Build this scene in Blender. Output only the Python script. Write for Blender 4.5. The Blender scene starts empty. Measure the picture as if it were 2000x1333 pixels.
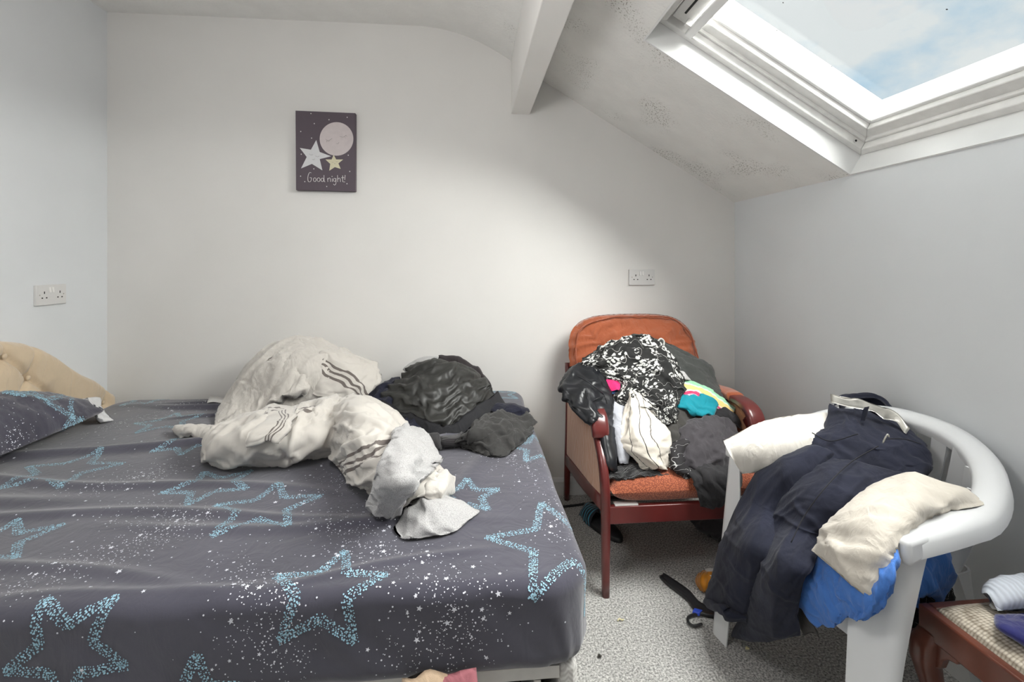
import bpy, math, random
import numpy as np
from mathutils import Vector, Matrix

# ------------------------------------------------------------------ camera
YAW = math.radians(4.96)          # the lens looks a little right of the room's depth axis
FPX, HOR, EYE = 910.0, 515.0, 1.27
scene = bpy.context.scene
cam_d = bpy.data.cameras.new('camera')
cam_d.sensor_width = 36.0
cam_d.lens = FPX / 2000.0 * 36.0
cam_d.shift_y = (HOR - 666.5) / 2000.0
cam_d.clip_start = 0.02
cam = bpy.data.objects.new('camera', cam_d)
scene.collection.objects.link(cam)
cam.location = (0, 0, EYE)
cam.rotation_euler = (math.pi / 2, 0, -YAW)
scene.camera = cam

# ------------------------------------------------------------------ world: broken cloud over blue sky
world = bpy.data.worlds.new('sky')
scene.world = world
world.use_nodes = True
wn, wl = world.node_tree.nodes, world.node_tree.links
wn.clear()
w_out = wn.new('ShaderNodeOutputWorld'); w_bg = wn.new('ShaderNodeBackground')
w_tc = wn.new('ShaderNodeTexCoord'); w_map = wn.new('ShaderNodeMapping')
w_n = wn.new('ShaderNodeTexNoise'); w_r = wn.new('ShaderNodeValToRGB')
w_map.inputs['Scale'].default_value = (1.0, 1.6, 2.2)
w_map.inputs['Location'].default_value = (0.32, 0.1, 0.55)
w_n.inputs['Scale'].default_value = 2.6; w_n.inputs['Detail'].default_value = 8.0
w_n.inputs['Roughness'].default_value = 0.55
w_r.color_ramp.elements[0].position = 0.30; w_r.color_ramp.elements[0].color = (0.36, 0.60, 0.80, 1)
w_r.color_ramp.elements[1].position = 0.47; w_r.color_ramp.elements[1].color = (0.83, 0.86, 0.87, 1)
wl.new(w_tc.outputs['Generated'], w_map.inputs['Vector']); wl.new(w_map.outputs['Vector'], w_n.inputs['Vector'])
wl.new(w_n.outputs['Fac'], w_r.inputs['Fac']); wl.new(w_r.outputs['Color'], w_bg.inputs['Color'])
w_bg.inputs['Strength'].default_value = 1.0
wl.new(w_bg.outputs['Background'], w_out.inputs['Surface'])

# ------------------------------------------------------------------ lights
def add_light(name, kind, loc, direction, energy, color=(1, 1, 1), size=1.0, size_y=None, angle=None):
    L = bpy.data.lights.new(name, kind)
    L.energy = energy; L.color = color
    if kind == 'AREA':
        L.shape = 'RECTANGLE'; L.size = size; L.size_y = size_y or size
    if angle is not None:
        L.angle = angle
    o = bpy.data.objects.new(name, L); scene.collection.objects.link(o)
    o.location = loc
    o.rotation_euler = Vector(direction).to_track_quat('-Z', 'Y').to_euler()
    return o
# bright thin overcast above the roof window: a very wide soft sun
add_light('hazy_sun', 'SUN', (4, -1, 6), (-0.66, 0.28, -0.72), 41.0, (1.0, 0.975, 0.945), angle=math.radians(88))
# added fill panel in front of the rear wall, which has no window
add_light('rear_wall_fill', 'AREA', (-0.75, -1.66, 1.45), (0.0, 1.0, -0.05), 3.0, (0.92, 0.965, 1.0), 1.3, 1.5)
# added fill panel in the slope behind the camera; no opening there
add_light('rear_slope_fill', 'AREA', (0.98, -0.65, 1.95), (-0.51, 0.0, -0.86), 2.0, (0.97, 0.985, 1.0), 0.7, 1.1)
# added fill bulb, out of view overhead, to lift ceiling and upper walls
fill_pt = add_light('overhead_fill', 'POINT', (-0.38, 0.66, 1.80), (0, 0, -1), 24.0, (1.0, 0.985, 0.965))
fill_pt.data.shadow_soft_size = 0.16
scene.view_settings.view_transform = 'Standard'
scene.view_settings.look = 'None'
scene.view_settings.gamma = 1.0
scene.view_settings.use_curve_mapping = False
scene.view_settings.exposure = 0.0

# ------------------------------------------------------------------ picking points in the room
SA, CA = math.sin(YAW), math.cos(YAW)
def ray(px, py):
    u = (px - 1000.0) / FPX; v = (HOR - py) / FPX
    return np.array([SA + u * CA, CA - u * SA, v])
def P(px, py, Y):
    r = ray(px, py); return np.array([0, 0, EYE]) + r * (Y / r[1])
def PX(px, py, X):
    r = ray(px, py); return np.array([0, 0, EYE]) + r * (X / r[0])
def PZ(px, py, z):
    r = ray(px, py); return np.array([0, 0, EYE]) + r * ((z - EYE) / r[2])
BED_Z = 0.594
def B(px, py, h=0.0):
    return PZ(px, py, BED_Z + h)

# ------------------------------------------------------------------ mesh helpers
ORG = {}
def link(o):
    scene.collection.objects.link(o); return o
def set_props(o, label=None, cat=None, group=None, kind=None):
    if label: o['label'] = label
    if cat: o['category'] = cat
    if group: o['group'] = group
    if kind: o['kind'] = kind
    return o
def thing(name, loc, label, cat, group=None):
    o = bpy.data.objects.new(name, None); link(o)
    o.empty_display_size = 0.05
    o.location = loc
    ORG[o] = np.array(loc, float)
    return set_props(o, label, cat, group)
def mesh(name, verts, faces, mat, parent=None, smooth=False, uv=None, label=None, cat=None, group=None, kind=None, auto=None):
    V = np.asarray(verts, float)
    if parent is not None:
        org = ORG[parent]; base = org
    else:
        base = np.array([(V[:, 0].min() + V[:, 0].max()) / 2, (V[:, 1].min() + V[:, 1].max()) / 2, V[:, 2].min()])
    me = bpy.data.meshes.new(name)
    me.from_pydata((V - base).tolist(), [], [list(map(int, f)) for f in faces])
    me.update()
    if smooth:
        me.polygons.foreach_set('use_smooth', [True] * len(me.polygons))
    if uv is not None:
        lay = me.uv_layers.new(name='UVMap')
        li = np.empty(len(me.loops), np.int32); me.loops.foreach_get('vertex_index', li)
        lay.data.foreach_set('uv', np.asarray(uv, np.float32)[li].ravel())
    o = bpy.data.objects.new(name, me); link(o)
    if mat is not None: me.materials.append(mat)
    if parent is None:
        o.location = base
    else:
        o.parent = parent
    ORG[o] = base
    if auto is not None and hasattr(me, 'set_sharp_from_angle'):
        me.polygons.foreach_set('use_smooth', [True] * len(me.polygons))
        me.set_sharp_from_angle(angle=math.radians(auto))
    return set_props(o, label, cat, group, kind)
def bevel(o, w, seg=2):
    m = o.modifiers.new('bevel', 'BEVEL'); m.width = w; m.segments = seg; m.limit_method = 'ANGLE'; m.angle_limit = math.radians(35)
    for p in o.data.polygons: p.use_smooth = True
    m.harden_normals = False
    o.data.set_sharp_from_angle(angle=math.radians(35))
    return o
class G:
    """collects shapes into one mesh"""
    def __init__(s): s.v = []; s.f = []
    def add(s, V, F):
        n = len(s.v); s.v.extend([tuple(map(float, p)) for p in V]); s.f.extend([[i + n for i in f] for f in F]); return s
    def box(s, a, b):
        x0, y0, z0 = a; x1, y1, z1 = b
        V = [(x0,y0,z0),(x1,y0,z0),(x1,y1,z0),(x0,y1,z0),(x0,y0,z1),(x1,y0,z1),(x1,y1,z1),(x0,y1,z1)]
        return s.add(V, [(0,3,2,1),(4,5,6,7),(0,1,5,4),(1,2,6,5),(2,3,7,6),(3,0,4,7)])
    def hexa(s, V):   # 8 corner points: bottom ring then top ring
        return s.add(V, [(0,3,2,1),(4,5,6,7),(0,1,5,4),(1,2,6,5),(2,3,7,6),(3,0,4,7)])
    def prism(s, pts, d):   # planar polygon swept by vector d
        n = len(pts); d = np.asarray(d, float)
        V = [np.asarray(p, float) for p in pts] + [np.asarray(p, float) + d for p in pts]
        F = [tuple(range(n))[::-1], tuple(range(n, 2 * n))] + [(i, (i + 1) % n, n + (i + 1) % n, n + i) for i in range(n)]
        return s.add(V, F)
    def loft(s, rings, cap=True, closed=True):
        n = len(rings[0]); V = [p for r in rings for p in r]; F = []
        for k in range(len(rings) - 1):
            for i in range(n if closed else n - 1):
                j = (i + 1) % n
                F.append((k * n + i, k * n + j, (k + 1) * n + j, (k + 1) * n + i))
        if cap and closed:
            F.append(tuple(range(n))[::-1]); F.append(tuple((len(rings) - 1) * n + i for i in range(n)))
        return s.add(V, F)
    def tube(s, path, r, n=10, cap=True):
        path = [np.asarray(p, float) for p in path]; rr = r if hasattr(r, '__len__') else [r] * len(path)
        rings = []; prev = None
        for k, p in enumerate(path):
            t = path[min(k + 1, len(path) - 1)] - path[max(k - 1, 0)]; t /= np.linalg.norm(t) + 1e-9
            if prev is None:
                a = np.array([0, 0, 1.0]) if abs(t[2]) < 0.9 else np.array([1.0, 0, 0])
                x = np.cross(a, t)
            else:
                x = prev - t * prev.dot(t)
            x /= np.linalg.norm(x); prev = x; y = np.cross(t, x)
            rings.append([p + rr[k] * (math.cos(2 * math.pi * i / n) * x + math.sin(2 * math.pi * i / n) * y) for i in range(n)])
        return s.loft(rings, cap)
    def ob(s, name, mat, parent=None, **k):
        return mesh(name, s.v, s.f, mat, parent, **k)
def spline(pts, n):
    """Catmull-Rom through pts (any dimension), n samples"""
    p = np.asarray(pts, float); m = len(p)
    if m == 1: return np.repeat(p, n, 0)
    e0 = 2 * p[0] - p[1]; e1 = 2 * p[-1] - p[-2]
    q = np.concatenate([e0[None], p, e1[None]])
    t = np.linspace(0, m - 1, n); i = np.minimum(t.astype(int), m - 2); f = (t - i).reshape((-1,) + (1,) * (p.ndim - 1))
    a, b, c, d = q[i], q[i + 1], q[i + 2], q[i + 3]
    return 0.5 * (2 * b + (c - a) * f + (2 * a - 5 * b + 4 * c - d) * f ** 2 + (3 * b - 3 * c + d - a) * f ** 3)

# vectorised value noise
_rng = np.random.RandomState(7)
_tab = _rng.rand(64, 64, 64)
def vnoise(x, y, z=0.0):
    x, y, z = np.broadcast_arrays(np.asarray(x, float), np.asarray(y, float), np.asarray(z, float))
    xi, yi, zi = np.floor(x).astype(int), np.floor(y).astype(int), np.floor(z).astype(int)
    fx, fy, fz = x - xi, y - yi, z - zi
    fx, fy, fz = [f * f * (3 - 2 * f) for f in (fx, fy, fz)]
    def T(a, b, c): return _tab[(xi + a) % 64, (yi + b) % 64, (zi + c) % 64]
    def lx(b, c): return T(0, b, c) * (1 - fx) + T(1, b, c) * fx
    return ((lx(0, 0) * (1 - fy) + lx(1, 0) * fy) * (1 - fz) + (lx(0, 1) * (1 - fy) + lx(1, 1) * fy) * fz) - 0.5

# ------------------------------------------------------------------ materials
def new_mat(name):
    m = bpy.data.materials.new(name); m.use_nodes = True
    nt = m.node_tree; b = nt.nodes['Principled BSDF']
    return m, nt.nodes, nt.links, b
def rgb(r, g, b):
    f = lambda c: (c / 255.0 / 12.92) if c / 255.0 <= 0.04045 else ((c / 255.0 + 0.055) / 1.055) ** 2.4
    return (f(r), f(g), f(b))
def mat(name, col, rough=0.6, var=0.06, scale=20.0, bump=0.0, bscale=200.0, metal=0.0, sheen=0.0, coat=0.0, spec=0.5, detail=4.0, bdist=0.002):
    m, N, L, b = new_mat(name)
    tc = N.new('ShaderNodeTexCoord')
    n = N.new('ShaderNodeTexNoise'); n.inputs['Scale'].default_value = scale; n.inputs['Detail'].default_value = detail
    L.new(tc.outputs['Object'], n.inputs['Vector'])
    r = N.new('ShaderNodeValToRGB')
    r.color_ramp.elements[0].position = 0.3; r.color_ramp.elements[1].position = 0.7
    r.color_ramp.elements[0].color = tuple(max(0, c * (1 - var)) for c in col) + (1,)
    r.color_ramp.elements[1].color = tuple(min(1, c * (1 + var)) for c in col) + (1,)
    L.new(n.outputs['Fac'], r.inputs['Fac']); L.new(r.outputs['Color'], b.inputs['Base Color'])
    b.inputs['Roughness'].default_value = rough; b.inputs['Metallic'].default_value = metal
    b.inputs['Specular IOR Level'].default_value = spec
    if sheen: b.inputs['Sheen Weight'].default_value = sheen; b.inputs['Sheen Roughness'].default_value = 0.4
    if coat: b.inputs['Coat Weight'].default_value = coat; b.inputs['Coat Roughness'].default_value = 0.12
    if bump:
        n2 = N.new('ShaderNodeTexNoise'); n2.inputs['Scale'].default_value = bscale; n2.inputs['Detail'].default_value = 3.0
        L.new(tc.outputs['Object'], n2.inputs['Vector'])
        bp = N.new('ShaderNodeBump'); bp.inputs['Strength'].default_value = bump; bp.inputs['Distance'].default_value = bdist
        L.new(n2.outputs['Fac'], bp.inputs['Height']); L.new(bp.outputs['Normal'], b.inputs['Normal'])
    return m
def weave_mat(name, col, rough=0.85, freq=700.0, strength=0.4, sheen=0.15, var=0.08, scale=14.0, uv=False, spec=0.25, wrinkle=0.35):
    """cloth: fine crossed-thread relief"""
    m, N, L, b = new_mat(name)
    tc = N.new('ShaderNodeTexCoord'); src = tc.outputs['UV' if uv else 'Object']
    n = N.new('ShaderNodeTexNoise'); n.inputs['Scale'].default_value = scale; n.inputs['Detail'].default_value = 5.0
    L.new(tc.outputs['Object'], n.inputs['Vector'])
    r = N.new('ShaderNodeValToRGB'); r.color_ramp.elements[0].position = 0.3; r.color_ramp.elements[1].position = 0.7
    r.color_ramp.elements[0].color = tuple(c * (1 - var) for c in col) + (1,)
    r.color_ramp.elements[1].color = tuple(min(1, c * (1 + var)) for c in col) + (1,)
    L.new(n.outputs['Fac'], r.inputs['Fac']); L.new(r.outputs['Color'], b.inputs['Base Color'])
    n2 = N.new('ShaderNodeTexNoise'); n2.inputs['Scale'].default_value = freq; n2.inputs['Detail'].default_value = 1.0
    L.new(src, n2.inputs['Vector'])
    bp = N.new('ShaderNodeBump'); bp.inputs['Strength'].default_value = strength; bp.inputs['Distance'].default_value = 0.001
    L.new(n2.outputs['Fac'], bp.inputs['Height']); L.new(bp.outputs['Normal'], b.inputs['Normal'])
    if wrinkle: add_wrinkle(N, L, tc, bp, wrinkle)
    b.inputs['Roughness'].default_value = rough; b.inputs['Specular IOR Level'].default_value = spec
    b.inputs['Sheen Weight'].default_value = sheen; b.inputs['Sheen Roughness'].default_value = 0.5
    return m
def add_wrinkle(N, L, tc, bp, amount):
    """small creases: ridges of a warped noise, chained before the thread relief"""
    mp = N.new('ShaderNodeMapping'); mp.inputs['Scale'].default_value = (1.0, 1.0, 0.45); mp.inputs['Rotation'].default_value = (0.4, 0.6, 0.3)
    L.new(tc.outputs['Object'], mp.inputs['Vector'])
    w = N.new('ShaderNodeTexNoise'); w.inputs['Scale'].default_value = 17.0; w.inputs['Detail'].default_value = 3.0; w.inputs['Distortion'].default_value = 1.0
    L.new(mp.outputs['Vector'], w.inputs['Vector'])
    su = N.new('ShaderNodeMath'); su.operation = 'SUBTRACT'; su.inputs[1].default_value = 0.5; L.new(w.outputs['Fac'], su.inputs[0])
    ab = N.new('ShaderNodeMath'); ab.operation = 'ABSOLUTE'; L.new(su.outputs[0], ab.inputs[0])
    b2 = N.new('ShaderNodeBump'); b2.invert = True; b2.inputs['Strength'].default_value = amount; b2.inputs['Distance'].default_value = 0.03
    L.new(ab.outputs[0], b2.inputs['Height']); L.new(b2.outputs['Normal'], bp.inputs['Normal'])
M = {}
M['wall'] = mat('wall_paint', (0.80, 0.785, 0.76), 0.75, 0.02, 3.0, 0.06, 90.0, bdist=0.003, spec=0.3)
M['beam'] = mat('beam_paint', (0.88, 0.86, 0.835), 0.6, 0.02, 3.0)
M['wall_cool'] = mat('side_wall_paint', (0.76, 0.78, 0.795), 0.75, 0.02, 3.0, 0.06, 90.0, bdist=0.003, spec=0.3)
M['ceiling'] = mat('ceiling_artex', (0.86, 0.85, 0.825), 0.85, 0.03, 9.0, 0.35, 75.0, bdist=0.006, spec=0.2)
def slope_mat():
    m = mat('sloping_ceiling_artex', (0.86, 0.85, 0.825), 0.85, 0.03, 9.0, 0.35, 75.0, bdist=0.006, spec=0.2)
    N, L = m.node_tree.nodes, m.node_tree.links; b = N['Principled BSDF']; src = b.inputs['Base Color'].links[0].from_socket
    tc = N.new('ShaderNodeTexCoord')
    big = N.new('ShaderNodeTexNoise'); big.inputs['Scale'].default_value = 4.2; big.inputs['Detail'].default_value = 2.0; L.new(tc.outputs['Object'], big.inputs['Vector'])
    fine = N.new('ShaderNodeTexNoise'); fine.inputs['Scale'].default_value = 150.0; fine.inputs['Detail'].default_value = 3.0; L.new(tc.outputs['Object'], fine.inputs['Vector'])
    r1 = N.new('ShaderNodeMapRange'); r1.inputs['From Min'].default_value = 0.52; r1.inputs['From Max'].default_value = 0.70; L.new(big.outputs['Fac'], r1.inputs['Value'])
    r2 = N.new('ShaderNodeMapRange'); r2.inputs['From Min'].default_value = 0.56; r2.inputs['From Max'].default_value = 0.66; L.new(fine.outputs['Fac'], r2.inputs['Value'])
    mu = N.new('ShaderNodeMath'); mu.operation = 'MULTIPLY'; L.new(r1.outputs[0], mu.inputs[0]); L.new(r2.outputs[0], mu.inputs[1])
    mx = N.new('ShaderNodeMix'); mx.data_type = 'RGBA'; L.new(mu.outputs[0], mx.inputs[0]); L.new(src, mx.inputs[6]); mx.inputs[7].default_value = (0.26, 0.24, 0.20, 1)
    L.new(mx.outputs[2], b.inputs['Base Color'])
    return m
M['slope'] = slope_mat()
M['gloss_white'] = mat('gloss_white_paint', (0.80, 0.80, 0.79), 0.35, 0.02, 6.0)
M['upvc'] = mat('painted_window_frame', (0.76, 0.75, 0.73), 0.4, 0.05, 30.0)
M['rocker'] = mat('white_rocker_plastic', (0.86, 0.85, 0.83), 0.3, 0.01)
M['plastic'] = mat('white_socket_plastic', (0.73, 0.72, 0.705), 0.35, 0.01)
M['hole'] = mat('dark_socket_hole', (0.015, 0.015, 0.015), 0.8, 0.0)
M['screw'] = mat('screw_metal', (0.45, 0.42, 0.38), 0.4, 0.05, metal=0.8)

def carpet_mat():
    m, N, L, b = new_mat('grey_flecked_carpet')
    tc = N.new('ShaderNodeTexCoord')
    n = N.new('ShaderNodeTexNoise'); n.inputs['Scale'].default_value = 150.0; n.inputs['Detail'].default_value = 2.5; n.inputs['Roughness'].default_value = 0.7
    L.new(tc.outputs['Object'], n.inputs['Vector'])
    r = N.new('ShaderNodeValToRGB'); e = r.color_ramp.elements
    e[0].position = 0.34; e[0].color = (0.17, 0.167, 0.16, 1); e[1].position = 0.66; e[1].color = (0.70, 0.69, 0.665, 1)
    x = e.new(0.5); x.color = (0.42, 0.415, 0.40, 1)
    n3 = N.new('ShaderNodeTexNoise'); n3.inputs['Scale'].default_value = 3.5; n3.inputs['Detail'].default_value = 4.0
    L.new(tc.outputs['Object'], n3.inputs['Vector'])
    mr = N.new('ShaderNodeMapRange'); mr.inputs['To Min'].default_value = 0.82; mr.inputs['To Max'].default_value = 1.18
    L.new(n3.outputs['Fac'], mr.inputs['Value'])
    mx = N.new('ShaderNodeMix'); mx.data_type = 'RGBA'; mx.blend_type = 'MULTIPLY'; mx.inputs[0].default_value = 1.0
    L.new(n.outputs['Fac'], r.inputs['Fac']); L.new(r.outputs['Color'], mx.inputs[6]); L.new(mr.outputs['Result'], mx.inputs[7])
    L.new(mx.outputs[2], b.inputs['Base Color'])
    bp = N.new('ShaderNodeBump'); bp.inputs['Strength'].default_value = 0.8; bp.inputs['Distance'].default_value = 0.004
    L.new(n.outputs['Fac'], bp.inputs['Height']); L.new(bp.outputs['Normal'], b.inputs['Normal'])
    b.inputs['Roughness'].default_value = 0.95; b.inputs['Specular IOR Level'].default_value = 0.1
    return m
M['carpet'] = carpet_mat()
def glass_mat():
    m, N, L, b = new_mat('window_glass')
    N.remove(b)
    out = N['Material Output']
    t = N.new('ShaderNodeBsdfTransparent'); t.inputs['Color'].default_value = (0.96, 0.975, 0.97, 1)
    g = N.new('ShaderNodeBsdfGlossy'); g.inputs['Roughness'].default_value = 0.02
    # specks of dirt and lichen on the pane
    tc = N.new('ShaderNodeTexCoord'); v = N.new('ShaderNodeTexVoronoi'); v.inputs['Scale'].default_value = 19.0
    L.new(tc.outputs['Object'], v.inputs['Vector'])
    lt = N.new('ShaderNodeMath'); lt.operation = 'LESS_THAN'; lt.inputs[1].default_value = 0.045
    L.new(v.outputs['Distance'], lt.inputs[0])
    sep = N.new('ShaderNodeSeparateColor'); L.new(v.outputs['Color'], sep.inputs['Color'])
    gt = N.new('ShaderNodeMath'); gt.operation = 'GREATER_THAN'; gt.inputs[1].default_value = 0.62; L.new(sep.outputs['Red'], gt.inputs[0])
    mu = N.new('ShaderNodeMath'); mu.operation = 'MULTIPLY'; L.new(lt.outputs[0], mu.inputs[0]); L.new(gt.outputs[0], mu.inputs[1])
    d = N.new('ShaderNodeBsdfDiffuse'); d.inputs['Color'].default_value = (0.10, 0.10, 0.09, 1)
    mix = N.new('ShaderNodeMixShader'); mix.inputs[0].default_value = 0.04
    L.new(t.outputs[0], mix.inputs[1]); L.new(g.outputs[0], mix.inputs[2])
    mix2 = N.new('ShaderNodeMixShader'); L.new(mu.outputs[0], mix2.inputs[0]); L.new(mix.outputs[0], mix2.inputs[1]); L.new(d.outputs[0], mix2.inputs[2])
    L.new(mix2.outputs[0], out.inputs['Surface'])
    return m
M['glass'] = glass_mat()

# ------------------------------------------------------------------ the room
XL, XR, YB, YR = -1.84, 1.49, 2.53, -1.75      # left, right, back and rear walls
ZC = 2.545                                     # flat ceiling
ZE, SL = 1.617, 0.595                          # eaves height on the right wall, slope of the roof
XA = XR - (ZC - ZE) / SL                       # where the slope meets the flat ceiling
def roof_z(x): return ZE + SL * (XR - x)
TH = 0.12
def structure(o):
    o['kind'] = 'structure'; return o
structure(G().box((XL - TH, YR - TH, -0.1), (XR + TH, YB + TH, 0.0)).ob('floor', M['carpet']))
structure(G().box((XL - TH, YR, 0), (XL, YB, ZC + 0.1)).ob('wall_left', M['wall_cool']))
structure(G().box((XR, YR, 0), (XR + TH, YB, ZE)).ob('wall_right', M['wall_cool']))
bw = [(XL - TH, YB, 0), (XR + TH, YB, 0), (XR + TH, YB, roof_z(XR + TH)), (XA - 0.06, YB, ZC + 0.05), (XL - TH, YB, ZC + 0.05)]
structure(G().prism(bw, (0, TH, 0)).ob('wall_back', M['wall']))
bw2 = [(p[0], YR - TH, p[2]) for p in bw]
structure(G().prism(bw2, (0, TH, 0)).ob('wall_rear', M['wall']))
# flat ceiling that eases into the slope in a soft cove
prof = [(XL - TH, ZC)]
for k in range(9):
    t = k / 8.0
    a, b_, c = np.array([XA - 0.24, ZC]), np.array([XA, ZC]), np.array([XA + 0.22, ZC - 0.22 * SL])
    prof.append(tuple((1 - t) ** 2 * a + 2 * t * (1 - t) * b_ + t * t * c))
top = [(p[0] + 0.02, p[1] + 0.14) for p in prof]
cpts = [(x, YR - TH, z) for x, z in prof] + [(x, YR - TH, z) for x, z in reversed(top)]
structure(G().prism(cpts, (0, YB - YR + 2 * TH, 0)).ob('ceiling', M['ceiling'], auto=30))

# sloping ceiling with the roof-window opening: coordinates (s down the slope from the cove, y)
S0 = XA + 0.22
e_s = np.array([1, 0, -SL]) / math.hypot(1, SL); e_n = np.array([SL, 0, 1]) / math.hypot(1, SL)
R0 = np.array([S0, 0, roof_z(S0)])
SLEN = (XR + 0.1 - S0) * math.hypot(1, SL)
def RP(s, y, n=0.0): return R0 + e_s * s + np.array([0, y, 0]) + e_n * n
def pick_roof(px, py, n=0.0):
    r = ray(px, py); o = np.array([0, 0, EYE]) - (R0 + e_n * n)
    t = -o.dot(e_n) / r.dot(e_n); p = np.array([0, 0, EYE]) + r * t
    return (p - R0).dot(e_s), p[1]
s_lo, y_far = pick_roof(1661, 342)
s_hi, _ = pick_roof(1258, 76)
OP_S0, OP_S1, OP_Y1 = s_hi, s_lo, y_far
OP_Y0 = OP_Y1 - 1.22
RT = 0.20
def slab(s0, s1, y0, y1, n0=0.0, n1=RT):
    return [RP(s0, y0, n0), RP(s1, y0, n0), RP(s1, y1, n0), RP(s0, y1, n0), RP(s0, y0, n1), RP(s1, y0, n1), RP(s1, y1, n1), RP(s0, y1, n1)]
cs = G()
cs.hexa(slab(-0.02, OP_S0, YR - TH, YB + TH)); cs.hexa(slab(OP_S1, SLEN + 0.06, YR - TH, YB + TH))
cs.hexa(slab(OP_S0, OP_S1, OP_Y1, YB + TH)); cs.hexa(slab(OP_S0, OP_S1, YR - TH, OP_Y0))
structure(cs.ob('ceiling_slope', M['slope']))
# smooth painted reveal boards lining the opening
rv = G(); q = 0.006
rv.hexa(slab(OP_S0, OP_S1, OP_Y1 - q, OP_Y1 + 0.002, -0.002, RT)); rv.hexa(slab(OP_S0, OP_S1, OP_Y0 - 0.002, OP_Y0 + q, -0.002, RT))
rv.hexa(slab(OP_S1 - q, OP_S1 + 0.002, OP_Y0 + q, OP_Y1 - q, -0.002, RT)); rv.hexa(slab(OP_S0 - 0.002, OP_S0 + q, OP_Y0 + q, OP_Y1 - q, -0.002, RT))
structure(rv.ob('trim_1', M['gloss_white']))
# purlin beam
bl, br, bz = 0.216, 0.318, 2.085
structure(bevel(G().hexa([(bl, YR, bz), (br, YR, bz), (br, YB, bz), (bl, YB, bz), (bl, YR, roof_z(bl) + 0.03), (br, YR, roof_z(br) + 0.03), (br, YB, roof_z(br) + 0.03), (bl, YB, roof_z(bl) + 0.03)]).ob('trim_2', M['beam']), 0.004))
# skirting
def skirt(name, a, b, out):
    a = np.array(a, float); b = np.array(b, float); out = np.array(out, float)
    pr = [(0, 0), (0.016, 0), (0.016, 0.075), (0.010, 0.090), (0.004, 0.095), (0, 0.095)]
    pts = [a + out * u + np.array([0, 0, w]) for u, w in pr]
    structure(G().prism(pts, b - a).ob(name, M['gloss_white']))
skirt('baseboard_back', (XL, YB, 0), (XR, YB, 0), (0, -1, 0))
skirt('baseboard_right', (XR, YR, 0), (XR, YB - 0.016, 0), (-1, 0, 0))
skirt('baseboard_left', (XL, YR, 0), (XL, YB - 0.016, 0), (1, 0, 0))

# ------------------------------------------------------------------ roof window
def roofwindow():
    w = thing('window_1', RP((OP_S0 + OP_S1) / 2, (OP_Y0 + OP_Y1) / 2, 0.10), None, None); w['kind'] = 'structure'
    def ringbar(name, s0, s1, y0, y1, wd, n0, n1, m, wide_lo=None):
        # four mitred bars of a frame
        wl_ = wide_lo or wd
        o = [(s0, y0), (s1, y0), (s1, y1), (s0, y1)]; i = [(s0 + wd, y0 + wd), (s1 - wl_, y0 + wd), (s1 - wl_, y1 - wd), (s0 + wd, y1 - wd)]
        for k in range(4):
            j = (k + 1) % 4
            q4 = [o[k], o[j], i[j], i[k]]
            bevel(G().hexa([RP(a, b, n0) for a, b in q4] + [RP(a, b, n1) for a, b in q4]).ob(name, m, w), 0.003)
    q = 0.006
    ringbar('outer_frame', OP_S0 + q, OP_S1 - q, OP_Y0 + q, OP_Y1 - q, 0.030, 0.085, RT + 0.03, M['upvc'])
    ringbar('frame_step', OP_S0 + 0.036, OP_S1 - 0.036, OP_Y0 + 0.036, OP_Y1 - 0.036, 0.012, 0.115, RT + 0.03, M['upvc'])
    a0, a1, b0, b1 = OP_S0 + 0.040, OP_S1 - 0.040, OP_Y0 + 0.040, OP_Y1 - 0.040
    ringbar('sash', a0, a1, b0, b1, 0.048, 0.128, RT + 0.05, M['upvc'])
    ringbar('glazing_bead', a0 + 0.048, a1 - 0.048, b0 + 0.048, b1 - 0.048, 0.014, 0.150, RT + 0.045, M['gloss_white'])
    ringbar('rubber_seal', a0 - 0.003, a1 + 0.003, b0 - 0.003, b1 + 0.003, 0.010, 0.124, 0.132, M['seal'])
    c0, c1, d0, d1 = a0 + 0.055, a1 - 0.055, b0 + 0.055, b1 - 0.055
    G().hexa([RP(c0, d0, 0.176), RP(c1, d0, 0.176), RP(c1, d1, 0.176), RP(c0, d1, 0.176), RP(c0, d0, 0.180), RP(c1, d0, 0.180), RP(c1, d1, 0.180), RP(c0, d1, 0.180)]).ob('pane', M['glass'], w, label='glass pane with dirt specks')
    # ventilation flap and its opening bar along the top
    vb = G(); vb.hexa(slab(a0 + 0.002, a0 + 0.075, b0 + 0.01, b1 - 0.010, 0.104, 0.128)); bevel(vb.ob('vent_flap', M['upvc'], w), 0.003)
    G().hexa(slab(a0 + 0.030, a0 + 0.038, b0 + 0.03, b1 - 0.060, 0.1025, 0.105)).ob('vent_slot', M['hole'], w)
    hb = G(); hb.hexa(slab(a0 + 0.078, a0 + 0.108, b0 + 0.02, b1 - 0.004, 0.070, 0.098)); bevel(hb.ob('opening_bar', M['gloss_white'], w), 0.004)
    hb = G(); hb.hexa(slab(a0 + 0.055, a0 + 0.085, b1 - 0.05, b1 - 0.036, 0.080, 0.128)); hb.ob('bar_bracket', M['upvc'], w)
    # screw cap low on the far bar
    cpt = RP(OP_S1 - 0.075, OP_Y1 - 0.0375, 0.100)
    g = G(); g.tube([cpt, cpt + np.array([0, -0.004, 0])], 0.008, 14); g.ob('screw_cap', M['upvc'], w)
    g = G(); g.tube([cpt + np.array([0, -0.003, 0]), cpt + np.array([0, -0.0046, 0])], 0.0045, 10); g.ob('screw_hole', M['hole'], w)
M['seal'] = mat('dark_rubber_seal', (0.05, 0.05, 0.052), 0.7, 0.1)
roofwindow()

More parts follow.
